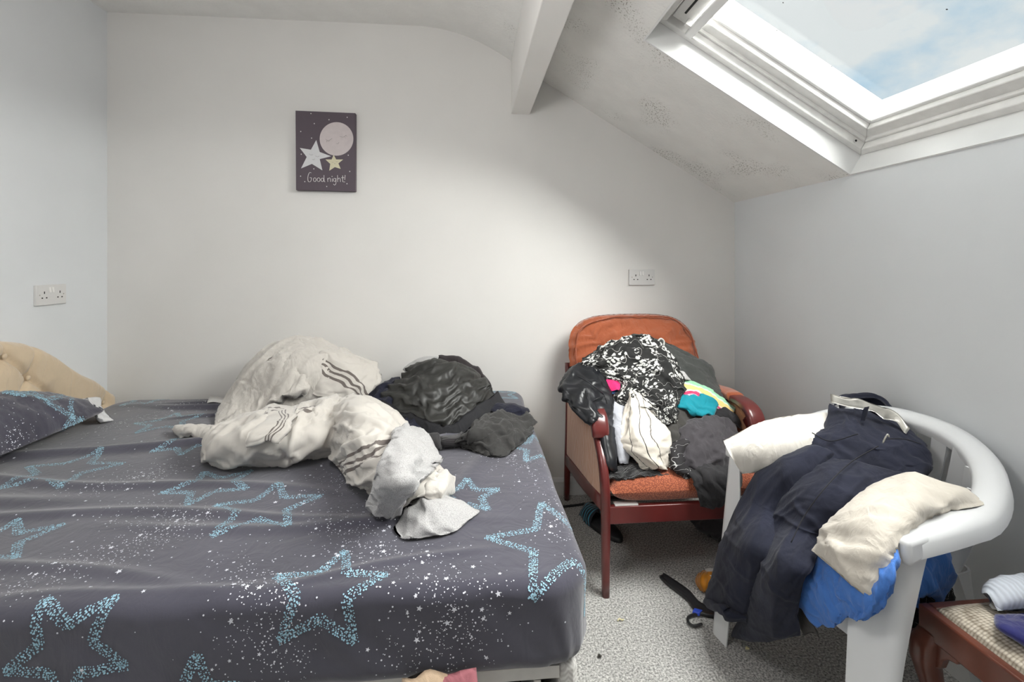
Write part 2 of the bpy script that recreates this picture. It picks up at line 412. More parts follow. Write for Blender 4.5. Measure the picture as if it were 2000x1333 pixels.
# ------------------------------------------------------------------ wall things
def canvas_print():
    Y = YB
    c = [P(577, 216, Y - 0.03), P(694, 221, Y - 0.03), P(694, 374, Y - 0.03), P(578, 371.5, Y - 0.03)]
    o_ = thing('canvas_print', (c[3] + c[2]) / 2 + np.array([0, 0.015, 0]), 'dark purple-grey canvas print with sleeping moon and stars reading Good night!', 'picture')
    ux = (c[1] - c[0]); uz = (c[0] - c[3]); o0 = c[3]
    W, H = np.linalg.norm(ux), np.linalg.norm(uz); ux = ux / W; uz = uz / H
    n = np.array([0, -1, 0.0])
    def at(px, py, k=0.0008):     # crop pixels of the print -> its face
        p = P(540 + px * 0.15748, 190 + py * 0.15754, Y - 0.03); return p + n * k
    dark = mat('canvas_dark', rgb(92, 82, 90), 0.7, 0.05, 6.0, 0.15, 900.0, bdist=0.0005)
    bevel(G().prism([c[3], c[2], c[1], c[0]], (0, 0.028, 0)).ob('canvas', dark, o_), 0.0015)
    moonm = mat('print_moon_pink_grey', rgb(208, 198, 198), 0.7, 0.04, 40.0); starm = mat('print_star_white', rgb(214, 214, 216), 0.7, 0.03, 60.0)
    gold = mat('print_star_cream', rgb(214, 208, 180), 0.7, 0.04, 60.0); ink = mat('print_ink', rgb(140, 132, 132), 0.8, 0.0); wht = mat('print_white', rgb(225, 222, 222), 0.7, 0.0)
    def poly(name, pts, m, k=0.0008, th=0.0005):
        a = [at(x, y, k) for x, y in pts]
        return G().prism(a[::-1], n * -th).ob(name, m, o_)
    cx, cy, r = 745, 518, 209
    mo = poly('moon', [(cx + r * math.cos(t) * 1.0, cy + r * math.sin(t) * 0.995) for t in np.linspace(0, 2 * math.pi, 48, endpoint=False)], moonm)
    poly('large_star', [(494, 532), (537, 680), (677, 733), (537, 768), (570, 908), (440, 828), (305, 884), (376, 742), (290, 630), (428, 652)], starm, 0.0012)
    poly('small_star', [(710, 715), (742, 773), (828, 773), (768, 822), (798, 890), (724, 868), (655, 913), (668, 828), (608, 773), (685, 773)], gold, 0.0014)
    def stroke(name, pts, wd, m, k=0.0020):
        q = spline([at(x, y, k) for x, y in pts], max(8, len(pts) * 6))
        return G().tube(q, wd, 6).ob(name, m, o_)
    for i, s in enumerate([[(610, 520), (645, 540), (690, 512)], [(785, 488), (830, 496), (868, 470)], [(742, 572), (760, 580), (777, 560)]]):
        stroke('moon_face_line', s, 0.0006, ink)
    for s in [[(632, 532), (622, 560)], [(655, 536), (652, 556)], [(845, 492), (856, 510)], [(860, 478), (880, 490)]]:
        stroke('moon_eyelash', s, 0.0005, ink)
    for s in [[(408, 702), (425, 718), (455, 714)], [(482, 728), (510, 740), (532, 730)], [(445, 768), (458, 778), (474, 766)]]:
        stroke('star_face_line', s, 0.0006, ink)
    for s in [[(690, 805), (700, 810), (708, 804)], [(738, 798), (750, 804), (760, 796)], [(716, 822), (724, 827), (732, 820)]]:
        stroke('star_face_line', s, 0.0005, ink)
    for x, y in [(428, 203), (652, 280), (877, 250), (470, 328), (302, 426), (436, 508), (308, 707), (891, 720), (464, 889), (909, 921), (352, 1048), (624, 1108), (875, 1074), (300, 980)]:
        poly('printed_dot', [(x + 7 * math.cos(t), y + 7 * math.sin(t)) for t in np.linspace(0, 2 * math.pi, 8, endpoint=False)], wht, 0.0012)
    # hand lettering, one stroked letter at a time
    def circ(x, y, rx, ry, a0=0, a1=360, n_=10): return [(x + rx * math.cos(math.radians(a)), y + ry * math.sin(math.radians(a))) for a in np.linspace(a0, a1, n_)]
    L_ = {'letter_g': [[(432, 940), (412, 935), (394, 970), (390, 1020), (400, 1050), (424, 1046), (434, 1015), (434, 1000), (414, 1000)]],
          'letter_o': [circ(476, 1024, 17, 24)], 'letter_oo': [circ(524, 1024, 18, 24)],
          'letter_d': [circ(570, 1026, 17, 22), [(590, 968), (590, 1010), (594, 1046), (604, 1050)]],
          'letter_n': [[(634, 1004), (638, 1050)], [(638, 1020), (655, 1002), (668, 1012), (672, 1050)]],
          'letter_i': [[(692, 1008), (694, 1050)], circ(690, 984, 3, 3, 0, 360, 5)],
          'letter_gg': [circ(722, 1026, 15, 20), [(738, 1006), (738, 1070), (722, 1090), (706, 1078)]],
          'letter_h': [[(758, 968), (760, 1052)], [(760, 1022), (776, 1004), (790, 1014), (794, 1052)]],
          'letter_t': [[(822, 972), (822, 1040), (834, 1054)], [(804, 1000), (840, 998)]],
          'exclamation_mark': [[(852, 966), (848, 1026)], circ(846, 1052, 2.5, 2.5, 0, 360, 5)]}
    for nm, strokes in L_.items():
        g = G()
        for s in strokes: g.tube(spline([at(x, y, 0.0014) for x, y in s], 18), 0.00135, 6)
        g.ob({'letter_oo': 'letter_o', 'letter_gg': 'letter_g'}.get(nm, nm), wht, o_)
canvas_print()

def socket(corners, normal, label):
    # corners: bottom-left, bottom-right, top-right, top-left on the wall
    bl_, br_, tr_, tl_ = [np.array(c, float) for c in corners]; n = np.array(normal, float)
    o_ = thing('double_socket', (bl_ + br_) / 2, label, 'socket', None)
    W, H = 0.147, 0.087
    ux = (br_ - bl_); ux[2] = 0; ux /= np.linalg.norm(ux); uz = np.array([0, 0, 1.0]); o0 = (bl_ + br_ + tl_ + tr_) / 4 - ux * W / 2 - uz * H / 2
    def at(u, w, k): return o0 + ux * u * W + uz * w * H + n * k
    def plate(name, u0, u1, w0, w1, k0, k1, m, tilt=0.0):
        V = [at(u0, w0, k0), at(u1, w0, k0), at(u1, w1, k0), at(u0, w1, k0), at(u0, w0, k1 + tilt), at(u1, w0, k1 + tilt), at(u1, w1, k1), at(u0, w1, k1)]
        return G().hexa(V).ob(name, m, o_)
    bevel(plate('faceplate', 0, 1, 0, 1, -0.001, 0.011, M['plastic']), 0.002, 3)
    for u in (0.435, 0.535):
        bevel(plate('rocker_switch', u - 0.034, u + 0.034, 0.62, 0.88, 0.010, 0.012, M['rocker'], 0.003), 0.001)
    for u in (0.26, 0.775):
        plate('earth_slot', u - 0.014, u + 0.014, 0.56, 0.68, 0.0105, 0.0114, M['hole'])
        plate('live_slot', u - 0.092, u - 0.048, 0.33, 0.39, 0.0105, 0.0114, M['hole'])
        plate('neutral_slot', u + 0.048, u + 0.092, 0.33, 0.39, 0.0105, 0.0114, M['hole'])
    for u in (0.11, 0.90):
        G().tube([at(u, 0.51, 0.0105), at(u, 0.51, 0.0116)], 0.0028, 10).ob('fixing_screw', M['screw'], o_)
socket([P(1227, 558, YB), P(1278, 556.5, YB), P(1278, 526, YB), P(1227, 527, YB)], (0, -1, 0), 'white double socket on the back wall above the orange armchair')
socket([PX(67, 597, XL), PX(123, 593, XL), PX(123, 557, XL), PX(67, 557, XL)], (1, 0, 0), 'white double socket on the left wall above the cream headboard')

# ------------------------------------------------------------------ bed
BX0, BX1, BY0, BY1 = -1.735, 0.262, 0.975, 2.487
chev_cols = (rgb(200, 197, 193), rgb(222, 220, 216))
def chevron_mat():
    m, N, L, b = new_mat('chevron_fabric')
    tc = N.new('ShaderNodeTexCoord'); sp = N.new('ShaderNodeSeparateXYZ'); L.new(tc.outputs['Object'], sp.inputs[0])
    ad = N.new('ShaderNodeMath'); ad.operation = 'ADD'; L.new(sp.outputs['X'], ad.inputs[0]); L.new(sp.outputs['Y'], ad.inputs[1])
    pp = N.new('ShaderNodeMath'); pp.operation = 'PINGPONG'; pp.inputs[1].default_value = 0.014; L.new(ad.outputs[0], pp.inputs[0])
    a2 = N.new('ShaderNodeMath'); a2.operation = 'ADD'; L.new(pp.outputs[0], a2.inputs[0]); L.new(sp.outputs['Z'], a2.inputs[1])
    p2 = N.new('ShaderNodeMath'); p2.operation = 'PINGPONG'; p2.inputs[1].default_value = 0.006; L.new(a2.outputs[0], p2.inputs[0])
    mr = N.new('ShaderNodeMapRange'); mr.inputs['From Max'].default_value = 0.006; L.new(p2.outputs[0], mr.inputs['Value'])
    r = N.new('ShaderNodeValToRGB'); r.color_ramp.elements[0].position = 0.4; r.color_ramp.elements[1].position = 0.6
    r.color_ramp.elements[0].color = chev_cols[0] + (1,); r.color_ramp.elements[1].color = chev_cols[1] + (1,)
    L.new(mr.outputs['Result'], r.inputs['Fac']); L.new(r.outputs['Color'], b.inputs['Base Color'])
    b.inputs['Roughness'].default_value = 0.9
    return m
M['chevron'] = chevron_mat()
M['drawer_board'] = mat('drawer_board', (0.62, 0.60, 0.57), 0.6, 0.05, 30)
M['dark_inside'] = mat('dark_drawer_liner', (0.012, 0.012, 0.02), 0.8, 0.1)
def divan():
    x0, x1, y0, y1 = BX0 + 0.02, BX1 - 0.028, BY0 + 0.035, BY1 - 0.02
    zt = 0.388
    o_ = thing('divan_base', ((x0 + x1) / 2, (y0 + y1) / 2, 0), 'pale grey chevron fabric divan base under the starry mattress', 'bed base')
    dx0, dx1, dz0, dz1 = -0.78, x1 - 0.044, 0.09, zt - 0.028
    bevel(G().box((x0, y0 + 0.5, 0.03), (x1, y1, zt)).ob('body', M['chevron'], o_), 0.012)
    bevel(G().box((x0, y0, 0.03), (dx0, y0 + 0.5, zt)).ob('front_panel', M['chevron'], o_), 0.012)
    bevel(G().box((dx1 + 0.002, y0, 0.03), (x1, y0 + 0.5, zt)).ob('corner_post', M['chevron'], o_), 0.012)
    G().box((dx0, y0, dz1), (dx1 + 0.002, y0 + 0.5, zt - 0.001)).ob('top_rail', M['drawer_board'], o_)
    G().box((dx0, y0, 0.03), (dx1 + 0.002, y0 + 0.5, dz0)).ob('bottom_rail', M['drawer_board'], o_)
    dr = G().box((dx0 + 0.01, y0 + 0.02, dz0 + 0.002), (dx1 - 0.004, y0 + 0.45, dz0 + 0.012)).ob('drawer', M['drawer_board'], o_)
    bevel(G().box((dx0 + 0.01, y0 - 0.02, dz0 - 0.02), (dx1 - 0.004, y0 + 0.004, dz1 - 0.072)).ob('drawer_front', M['drawer_board'], dr), 0.003)
    G().box((dx1 - 0.052, y0 + 0.02, dz0 + 0.012), (dx1 - 0.036, y0 + 0.45, dz1 - 0.02)).ob('drawer_side', M['drawer_board'], dr)
    G().box((dx0 + 0.02, y0 + 0.42, dz0 + 0.012), (dx1 - 0.052, y0 + 0.44, dz1 - 0.004)).ob('drawer_back', M['dark_inside'], dr)
    G().box((dx0 + 0.02, y0 + 0.03, dz0 + 0.012), (dx1 - 0.052, y0 + 0.42, dz0 + 0.016)).ob('drawer_liner', M['dark_inside'], dr)
    for x, y in ((x0 + 0.1, y0 + 0.1), (x1 - 0.1, y0 + 0.1), (x0 + 0.1, y1 - 0.1), (x1 - 0.1, y1 - 0.1)):
        G().tube([(x, y, 0), (x, y, 0.032)], 0.022, 14).ob('foot', M['hole'], o_)
divan()
MATT = thing('mattress', ((BX0 + BX1) / 2, (BY0 + BY1) / 2, 0.39), 'mattress in a dark grey fitted sheet printed with blue dotted stars', 'mattress')
bevel(G().box((BX0 + 0.03, BY0 + 0.035, 0.392), (BX1 - 0.035, BY1 - 0.03, 0.575)).ob('mattress_core', mat('mattress_ticking', (0.72, 0.71, 0.69), 0.9, 0.04), MATT), 0.05, 4)

# the fitted sheet: unwrapped coordinates (a along the bed, b across) -> place
RC, RE = 0.10, 0.032       # plan corner radius, top edge radius
DROP = 0.205
def folds(a, b):
    """soft creases left in the sheet"""
    h = 0.010 * vnoise(a * 2.2, b * 2.6, 1.5) + 0.007 * vnoise(a * 6 + b * 3, b * 7, 3.3)
    # long tension folds running from the pillow toward the foot
    for a0, b0, ang, ln, w, amp in [(-1.25, 1.55, -8, 0.75, 0.022, 0.012), (-0.85, 1.33, -5, 0.6, 0.020, 0.010), (-1.35, 1.80, 12, 0.6, 0.03, 0.020),
                                    (-1.1, 1.15, -14, 0.5, 0.018, 0.009), (-0.45, 1.25, -3, 0.45, 0.02, 0.008), (-1.0, 2.30, -6, 0.5, 0.022, 0.022),
                                    (-1.15, 2.40, 4, 0.4, 0.02, 0.018), (-0.9, 2.20, 3, 0.4, 0.016, 0.014), (-1.5, 1.42, 4, 0.35, 0.03, 0.012),
                                    (0.02, 1.6, 78, 0.4, 0.03, 0.006), (-0.05, 1.95, 70, 0.3, 0.025, 0.006), (-0.7, 1.02, 4, 0.3, 0.014, 0.006), (-0.2, 1.05, 12, 0.25, 0.012, 0.005)]:
        c, s = math.cos(math.radians(ang)), math.sin(math.radians(ang))
        u = (a - a0) * c + (b - b0) * s; v = -(a - a0) * s + (b - b0) * c + 0.02 * np.sin(u * 6 + a0 * 9)
        h = h + amp * np.exp(-(v / w) ** 2) * np.exp(-(u / ln) ** 4)
    return h
def sheet_pos(a, b, lift=0.0):
    a = np.asarray(a, float); b = np.asarray(b, float)
    x0, x1, y0, y1 = BX0 + RC, BX1 - RC, BY0 + RC, BY1 - RC
    qx, qy = np.clip(a, x0, x1), np.clip(b, y0, y1)
    ox, oy = a - qx, b - qy; Lr = np.hypot(ox, oy); dx = np.where(Lr > 1e-9, ox / np.maximum(Lr, 1e-9), 0); dy = np.where(Lr > 1e-9, oy / np.maximum(Lr, 1e-9), 0)
    flat = RC - RE; arc = RE * math.pi / 2; drop = DROP - RE - 0.05
    Lm = np.minimum(Lr, flat + arc + drop + 0.05 * 2.2)
    t1 = np.clip((Lm - flat) / RE, 0, math.pi / 2)
    r = np.minimum(Lm, flat) + RE * np.sin(t1)
    z = -RE * (1 - np.cos(t1))
    d = np.clip(Lm - flat - arc, 0, drop); z = z - d
    e = np.clip(Lm - flat - arc - drop, 0, None); t2 = e / 0.05
    r = r - 0.05 * (1 - np.cos(t2)); z = z - 0.05 * np.sin(t2)
    up = np.cos(t1)                                      # 1 on top, 0 on the sides
    f = folds(a, b)
    side = 0.008 * vnoise(a * 5, b * 5 , 9.0) + 0.006 * vnoise(a * 16 + b * 16, z * 9, 2.0) + 0.010 * (d / max(drop, 1e-6)) * 0
    sag = -0.012 * vnoise(a * 1.3, b * 1.3, 6.6)
    r = r + (1 - up) * side + lift * (1 - up)
    return np.stack([qx + dx * r, qy + dy * r, BED_Z + z + up * (f + sag + lift)], -1)
def grid_faces(nu, nv, wrap=False):
    i, j = np.meshgrid(np.arange(nu - 1), np.arange(nv if wrap else nv - 1), indexing='ij')
    j2 = (j + 1) % nv
    return np.stack([i * nv + j, i * nv + j2, (i + 1) * nv + j2, (i + 1) * nv + j], -1).reshape(-1, 4)
M['sheet'] = weave_mat('starry_sheet_cotton', (0.066, 0.064, 0.087), 0.72, 900.0, 0.25, 0.5, 0.14, 5.0, spec=0.10, wrinkle=0.10)
_ext = RC - RE + RE * math.pi / 2 + DROP - RE - 0.05 + 0.10
av = np.concatenate([np.linspace(BX0 - 0.02, BX1 - RC, 230), np.linspace(BX1 - RC, BX1 - RC + _ext, 60)[1:]])
bv = np.concatenate([np.linspace(BY0 + RC - _ext, BY0 + RC, 60), np.linspace(BY0 + RC, BY1 - 0.03, 190)[1:], np.linspace(BY1 - 0.03, BY1 + 0.12, 20)[1:]])
AA, BB = np.meshgrid(av, bv, indexing='ij')
SP = sheet_pos(AA, BB)
# the corner of the sheet is a fan: drop the quads that lie wholly past the hem
LL = np.hypot(np.maximum(AA - (BX1 - RC), 0), np.maximum((BY0 + RC) - BB, 0) + np.maximum(BB - (BY1 - RC), 0))
F = grid_faces(len(av), len(bv)); LLf = LL.ravel()[F]
F = F[LLf.min(1) < _ext + 0.004]
SHEET = mesh('fitted_sheet', SP.reshape(-1, 3), F[:, ::-1], M['sheet'], MATT, smooth=True, label='dark grey fitted sheet with star print')
_sol = SHEET.modifiers.new('thick', 'SOLIDIFY'); _sol.thickness = 0.002; _sol.offset = -1

def to_ab(px, py):
    """bed pixel -> unwrapped sheet coordinates"""
    p = B(px, py)
    if p[1] >= BY0 + 0.02 and p[0] <= BX1: return p[0], p[1]
    q = P(px, py, BY0)                     # on the hanging front
    return q[0], BY0 - (BED_Z - q[2]) + 0.02
def sheet_frame(a, b, lift):
    e = 0.003
    p = sheet_pos(a, b, lift); ta = sheet_pos(a + e, b, lift) - p; tb = sheet_pos(a, b + e, lift) - p
    ta /= np.linalg.norm(ta, axis=-1, keepdims=True) + 1e-9
    n = np.cross(ta, tb); n /= np.linalg.norm(n, axis=-1, keepdims=True) + 1e-9
    tb = np.cross(n, ta)
    return p + n * 0.0012, ta, tb
def dots_mesh(name, ab, sizes, m, frame, parent, star=None, seed=0, **k):
    """flat printed dots (hexagons) and tiny five-point stars lying on the cloth"""
    rs = np.random.RandomState(seed)
    a = np.array([p[0] for p in ab]); b = np.array([p[1] for p in ab]); s = np.asarray(sizes, float)
    p, ta, tb = frame(a, b, 0.0)
    V, F_ = [], []
    for i in range(len(a)):
        n0 = len(V)
        if star is not None and star[i]:
            ph = rs.rand() * 6.28; npt = 10
            for q in range(10):
                r_ = s[i] * (1.0 if q % 2 == 0 else 0.45); t = ph + q * math.pi / 5
                V.append(p[i] + r_ * (math.cos(t) * ta[i] + math.sin(t) * tb[i]))
            V.append(p[i]); F_ += [(n0 + q, n0 + (q + 1) % 10, n0 + 10) for q in range(10)]
        else:
            for q in range(6):
                t = q * math.pi / 3
                V.append(p[i] + s[i] * (math.cos(t) * ta[i] + math.sin(t) * tb[i]))
            F_.append(tuple(n0 + q for q in range(6)))
    return mesh(name, V, F_, m, parent, kind='stuff', **k)
def star_pts(R, ph, inner=0.43):
    return [((R if q % 2 == 0 else R * inner) * math.cos(ph + q * math.pi / 5), (R if q % 2 == 0 else R * inner) * math.sin(ph + q * math.pi / 5)) for q in range(10)]
def dotted_star(ca, cb, R, ph, rs, band=0.019, step=0.0050):
    """dots filling a band along the outline of a five-point star"""
    pts = star_pts(R, ph); out, siz = [], []
    for i in range(10):
        p0, p1 = np.array(pts[i]), np.array(pts[(i + 1) % 10]); d = p1 - p0; ln = np.linalg.norm(d); d /= ln; nn = np.array([-d[1], d[0]])
        for t in np.arange(0, ln, step):
            for w in (-0.5, -0.25, 0.0, 0.25, 0.5):
                tip = 1.0 - 0.55 * (1 - (t / ln) if i % 2 == 0 else t / ln)
                q = p0 + d * (t + rs.uniform(-.003, .003)) + nn * (w * band * (0.55 + 0.45 * tip) + rs.uniform(-.0014, .0014))
                out.append((ca + q[0], cb + q[1])); siz.append(rs.choice([0.0011, 0.0014, 0.0018, 0.0021]))
    return out, siz
M['print_blue'] = mat('print_pale_blue', rgb(160, 200, 218), 0.7, 0.20, 60.0)
M['print_white'] = mat('print_white_dots', rgb(222, 224, 232), 0.7, 0.05, 30.0)
rs_ = np.random.RandomState(5)
STARS = [[(0, 667, 1069), (1, 540, 1131), (2, 553, 1252), (3, 693, 1260), (4, 754, 1138)], [(0, 1052, 986), (1, 955, 1043), (2, 1040, 1184)],
         [(0, 62, 1188), (1, 5, 1320), (3, 247, 1306), (4, 207, 1183)], [(0, 554, 937), (1, 421, 1001), (2, 407, 1049), (3, 548, 1036), (4, 632, 965)],
         [(0, 399, 922), (1, 320, 965), (2, 351, 993), (4, 495, 914)], [(0, 193, 888), (1, 50, 911), (2, 0, 959), (3, 120, 959), (4, 243, 906)],
         [(0, 339, 857), (1, 301, 881), (2, 363, 895), (3, 415, 868)], [(0, 24, 1025), (3, 7, 1100), (4, 150, 1014)], [(0, 912, 944), (3, 945, 990)],
         [(0, 386, 1283), (4, 480, 1345)], [(0, 345, 806), (1, 262, 826)], [(0, 310, 772), (1, 255, 780)], [(0, 1040, 850), (1, 985, 872)], [(0, 965, 762), (4, 1010, 766)]]
def build_stars(stars, frame, conv, parent):
    for tips in stars:       # best-fitting five-point star through the tips that show
        z = np.array([complex(*conv(x, y)) for k, x, y in tips]); e = np.exp(1j * math.radians(72) * np.array([k for k, x, y in tips]))
        (c_, w_), *_ = np.linalg.lstsq(np.stack([np.ones_like(e), e], 1), z, rcond=None)
        ca, cb, R, ph = c_.real, c_.imag, float(np.clip(abs(w_), 0.10, 0.19)), float(np.angle(w_))
        ab, sz = dotted_star(ca, cb, R, ph, rs_)
        keep = [i for i, (a, b) in enumerate(ab) if a < BX1 + 0.15 and b > BY0 - 0.17 and b < BY1 + 0.1 and not (a > BX1 and b < BY0)]
        dots_mesh('large_star_print', [ab[i] for i in keep], [sz[i] for i in keep], M['print_blue'], frame, parent, seed=3, label='pale blue dotted five-point star print')
build_stars(STARS, sheet_frame, to_ab, SHEET)
def drift(bands, conv):
    ab, sz, st = [], [], []
    for pts, n, w in bands:
        q = spline([np.array(conv(*p)) for p in pts], 60)
        for _ in range(n):
            c = q[rs_.randint(60)]; g = rs_.normal(0, w, 2)
            big = rs_.rand()
            ab.append((c[0] + g[0], c[1] + g[1])); s = 0.0008 + 0.0013 * rs_.rand() ** 2
            if big > 0.972: s = rs_.uniform(0.004, 0.0075)
            sz.append(s); st.append(big > 0.96)
    return ab, sz, st
bands = [([(640, 1010), (720, 1070), (860, 1140), (905, 1230), (780, 1300)], 950, 0.055), ([(0, 1165), (170, 1100), (300, 1050), (380, 1010)], 620, 0.05),
         ([(440, 1090), (500, 1140), (560, 1190)], 260, 0.035), ([(950, 880), (1010, 905), (1090, 990), (1130, 1035)], 420, 0.045),
         ([(190, 840), (290, 815), (420, 780)], 320, 0.05), ([(180, 950), (260, 940), (330, 915)], 320, 0.05), ([(620, 960), (700, 930), (800, 900)], 250, 0.05),
         ([(430, 1290), (540, 1240), (560, 1330)], 220, 0.035), ([(230, 990), (380, 1020)], 160, 0.04)]
ab, sz, st = drift(bands, to_ab)
for _ in range(520):      # lone dots and tiny stars all over
    ab.append((rs_.uniform(BX0 + 0.05, BX1 + 0.1), rs_.uniform(BY0 - 0.16, BY1 - 0.02))); sz.append(rs_.choice([0.0013, 0.0017, 0.002, 0.005])); st.append(sz[-1] > 0.004)
ok = [i for i, (a, b) in enumerate(ab) if a < BX1 + 0.14 and b > BY0 - 0.16 and not (a > BX1 - 0.03 and b < BY0 + 0.03)]
dots_mesh('small_star_print', [ab[i] for i in ok], [sz[i] for i in ok], M['print_white'], sheet_frame, SHEET, star=[st[i] for i in ok], label='drifts of tiny white printed dots and stars')
# care label of the sheet
lp = np.array([B(404, 794), B(441, 793), B(443, 782), B(410, 782)]) + np.array([0, 0, 0.016])
g = G(); nseg = 6
for k in range(nseg + 1): pass
rows = [[lp[0] * (1 - t) + lp[1] * t + np.array([0, 0, 0.004 * math.sin(t * 5)]), lp[3] * (1 - t) + lp[2] * t + np.array([0, 0, 0.004 * math.sin(t * 4 + 1)])] for t in np.linspace(0, 1, nseg + 1)]
V = [p for r in rows for p in r]
lab = mesh('care_label', V, [(2 * k, 2 * k + 2, 2 * k + 3, 2 * k + 1) for k in range(nseg)], mat('label_white', (0.75, 0.74, 0.72), 0.7, 0.02), SHEET, smooth=True, label='small white care label')
lab.modifiers.new('thick', 'SOLIDIFY').thickness = 0.001

# headboard: buttoned cream velvet with a scalloped top
def headboard():
    hx = XL + 0.012; hw0, hw1 = BY0 + 0.0, 2.475; yc = (hw0 + hw1) / 2
    o_ = thing('headboard', ((hx + 0.04), yc, 0), 'cream velvet deep-buttoned headboard with a curved top against the left wall', 'headboard')
    outline = [PX(225, 768, XL + 0.09), PX(205, 752, XL + 0.09), PX(185, 738, XL + 0.09), PX(160, 727, XL + 0.09), PX(135, 711, XL + 0.09), PX(110, 692, XL + 0.09), PX(85, 678, XL + 0.09), PX(55, 668, XL + 0.09), PX(25, 666, XL + 0.09), PX(0, 666, XL + 0.09)]
    ys = np.array([p[1] for p in outline])[::-1]; zs = np.array([p[2] for p in outline])[::-1]
    def topz(y):
        y = np.where(y < yc, 2 * yc - y, y); return np.interp(y, ys, zs)
    nu, nv = 150, 110
    Yg = np.linspace(hw0, hw1, nu); V = []
    btn = []
    for r_, z in enumerate(np.arange(0.50, 1.0, 0.105)):
        for k in range(-4, 5):
            y = yc + (k + (0.5 if r_ % 2 else 0)) * 0.19
            if hw0 + 0.08 < y < hw1 - 0.06 and z < float(topz(y)) - 0.055: btn.append((y, z))
    btn = np.array(btn)
    T = np.linspace(0, 1, nv)
    YY = np.repeat(Yg[:, None], nv, 1); ZZ = 0.30 + (topz(Yg)[:, None] - 0.30) * T[None]
    d = np.full(YY.shape, 1e9); crease = np.zeros(YY.shape)
    for (y, z) in btn: d = np.minimum(d, np.hypot(YY - y, ZZ - z))
    for i in range(len(btn)):
        for j in range(len(btn)):
            if abs(btn[i][1] - btn[j][1] - 0.105) < 0.01 and abs(abs(btn[i][0] - btn[j][0]) - 0.095) < 0.01:
                p0, p1 = btn[j], btn[i]; v = p1 - p0; L2 = v.dot(v)
                t = np.clip(((YY - p0[0]) * v[0] + (ZZ - p0[1]) * v[1]) / L2, 0, 1)
                crease = np.maximum(crease, np.exp(-(np.hypot(YY - p0[0] - t * v[0], ZZ - p0[1] - t * v[1]) / 0.010) ** 2))
    for (y, z) in btn:       # top pleats run up to the edge
        if z + 0.105 > float(topz(np.array(y))) - 0.055:
            t = np.clip((ZZ - z), 0, 1); crease = np.maximum(crease, np.exp(-((YY - y - 0.02 * np.sign(y - yc) * t / 0.1) / 0.009) ** 2) * (ZZ > z))
    edge = np.minimum(np.minimum(YY - hw0, hw1 - YY), topz(Yg)[:, None] - ZZ)
    roll = np.sqrt(np.clip(1 - (1 - np.clip(edge / 0.045, 0, 1)) ** 2, 0, 1))
    X = hx + 0.018 + roll * (0.062 + 0.016 * (1 - np.exp(-(d / 0.06) ** 2)) - 0.024 * crease * (1 - np.exp(-(d / 0.02) ** 2) * 0.2) - 0.016 * np.exp(-(d / 0.014) ** 2))
    vel = weave_mat('cream_velvet', rgb(214, 194, 165), 0.75, 500.0, 0.15, 0.5, 0.05, 12.0)
    mesh('padded_panel', np.stack([X, YY, ZZ], -1).reshape(-1, 3), grid_faces(nu, nv)[:, ::-1] if False else grid_faces(nu, nv), vel, o_, smooth=True)
    back = [(hx, y, float(topz(np.array(y))) - 0.002) for y in Yg[::3]]
    bp = [(hx, hw0, 0.30)] + back + [(hx, hw1, 0.30)]
    G().prism(bp, (0.02, 0, 0)).ob('backboard', vel, o_)
    for (y, z) in btn:
        g = G(); rings = []
        for k, (rr, xx) in enumerate([(0.010, 0.0), (0.010, 0.003), (0.007, 0.0055), (0.002, 0.0065)]):
            rings.append([(hx + 0.018 + 0.054 + xx, y + rr * math.cos(t), z + rr * math.sin(t)) for t in np.linspace(0, 2 * math.pi, 12, endpoint=False)])
        g.loft(rings); g.ob('button', vel, o_, smooth=True)
    for y in (yc - 0.45, yc + 0.45):
        G().box((hx, y - 0.03, 0), (hx + 0.02, y + 0.03, 0.31)).ob('strut', M['drawer_board'], o_)
headboard()

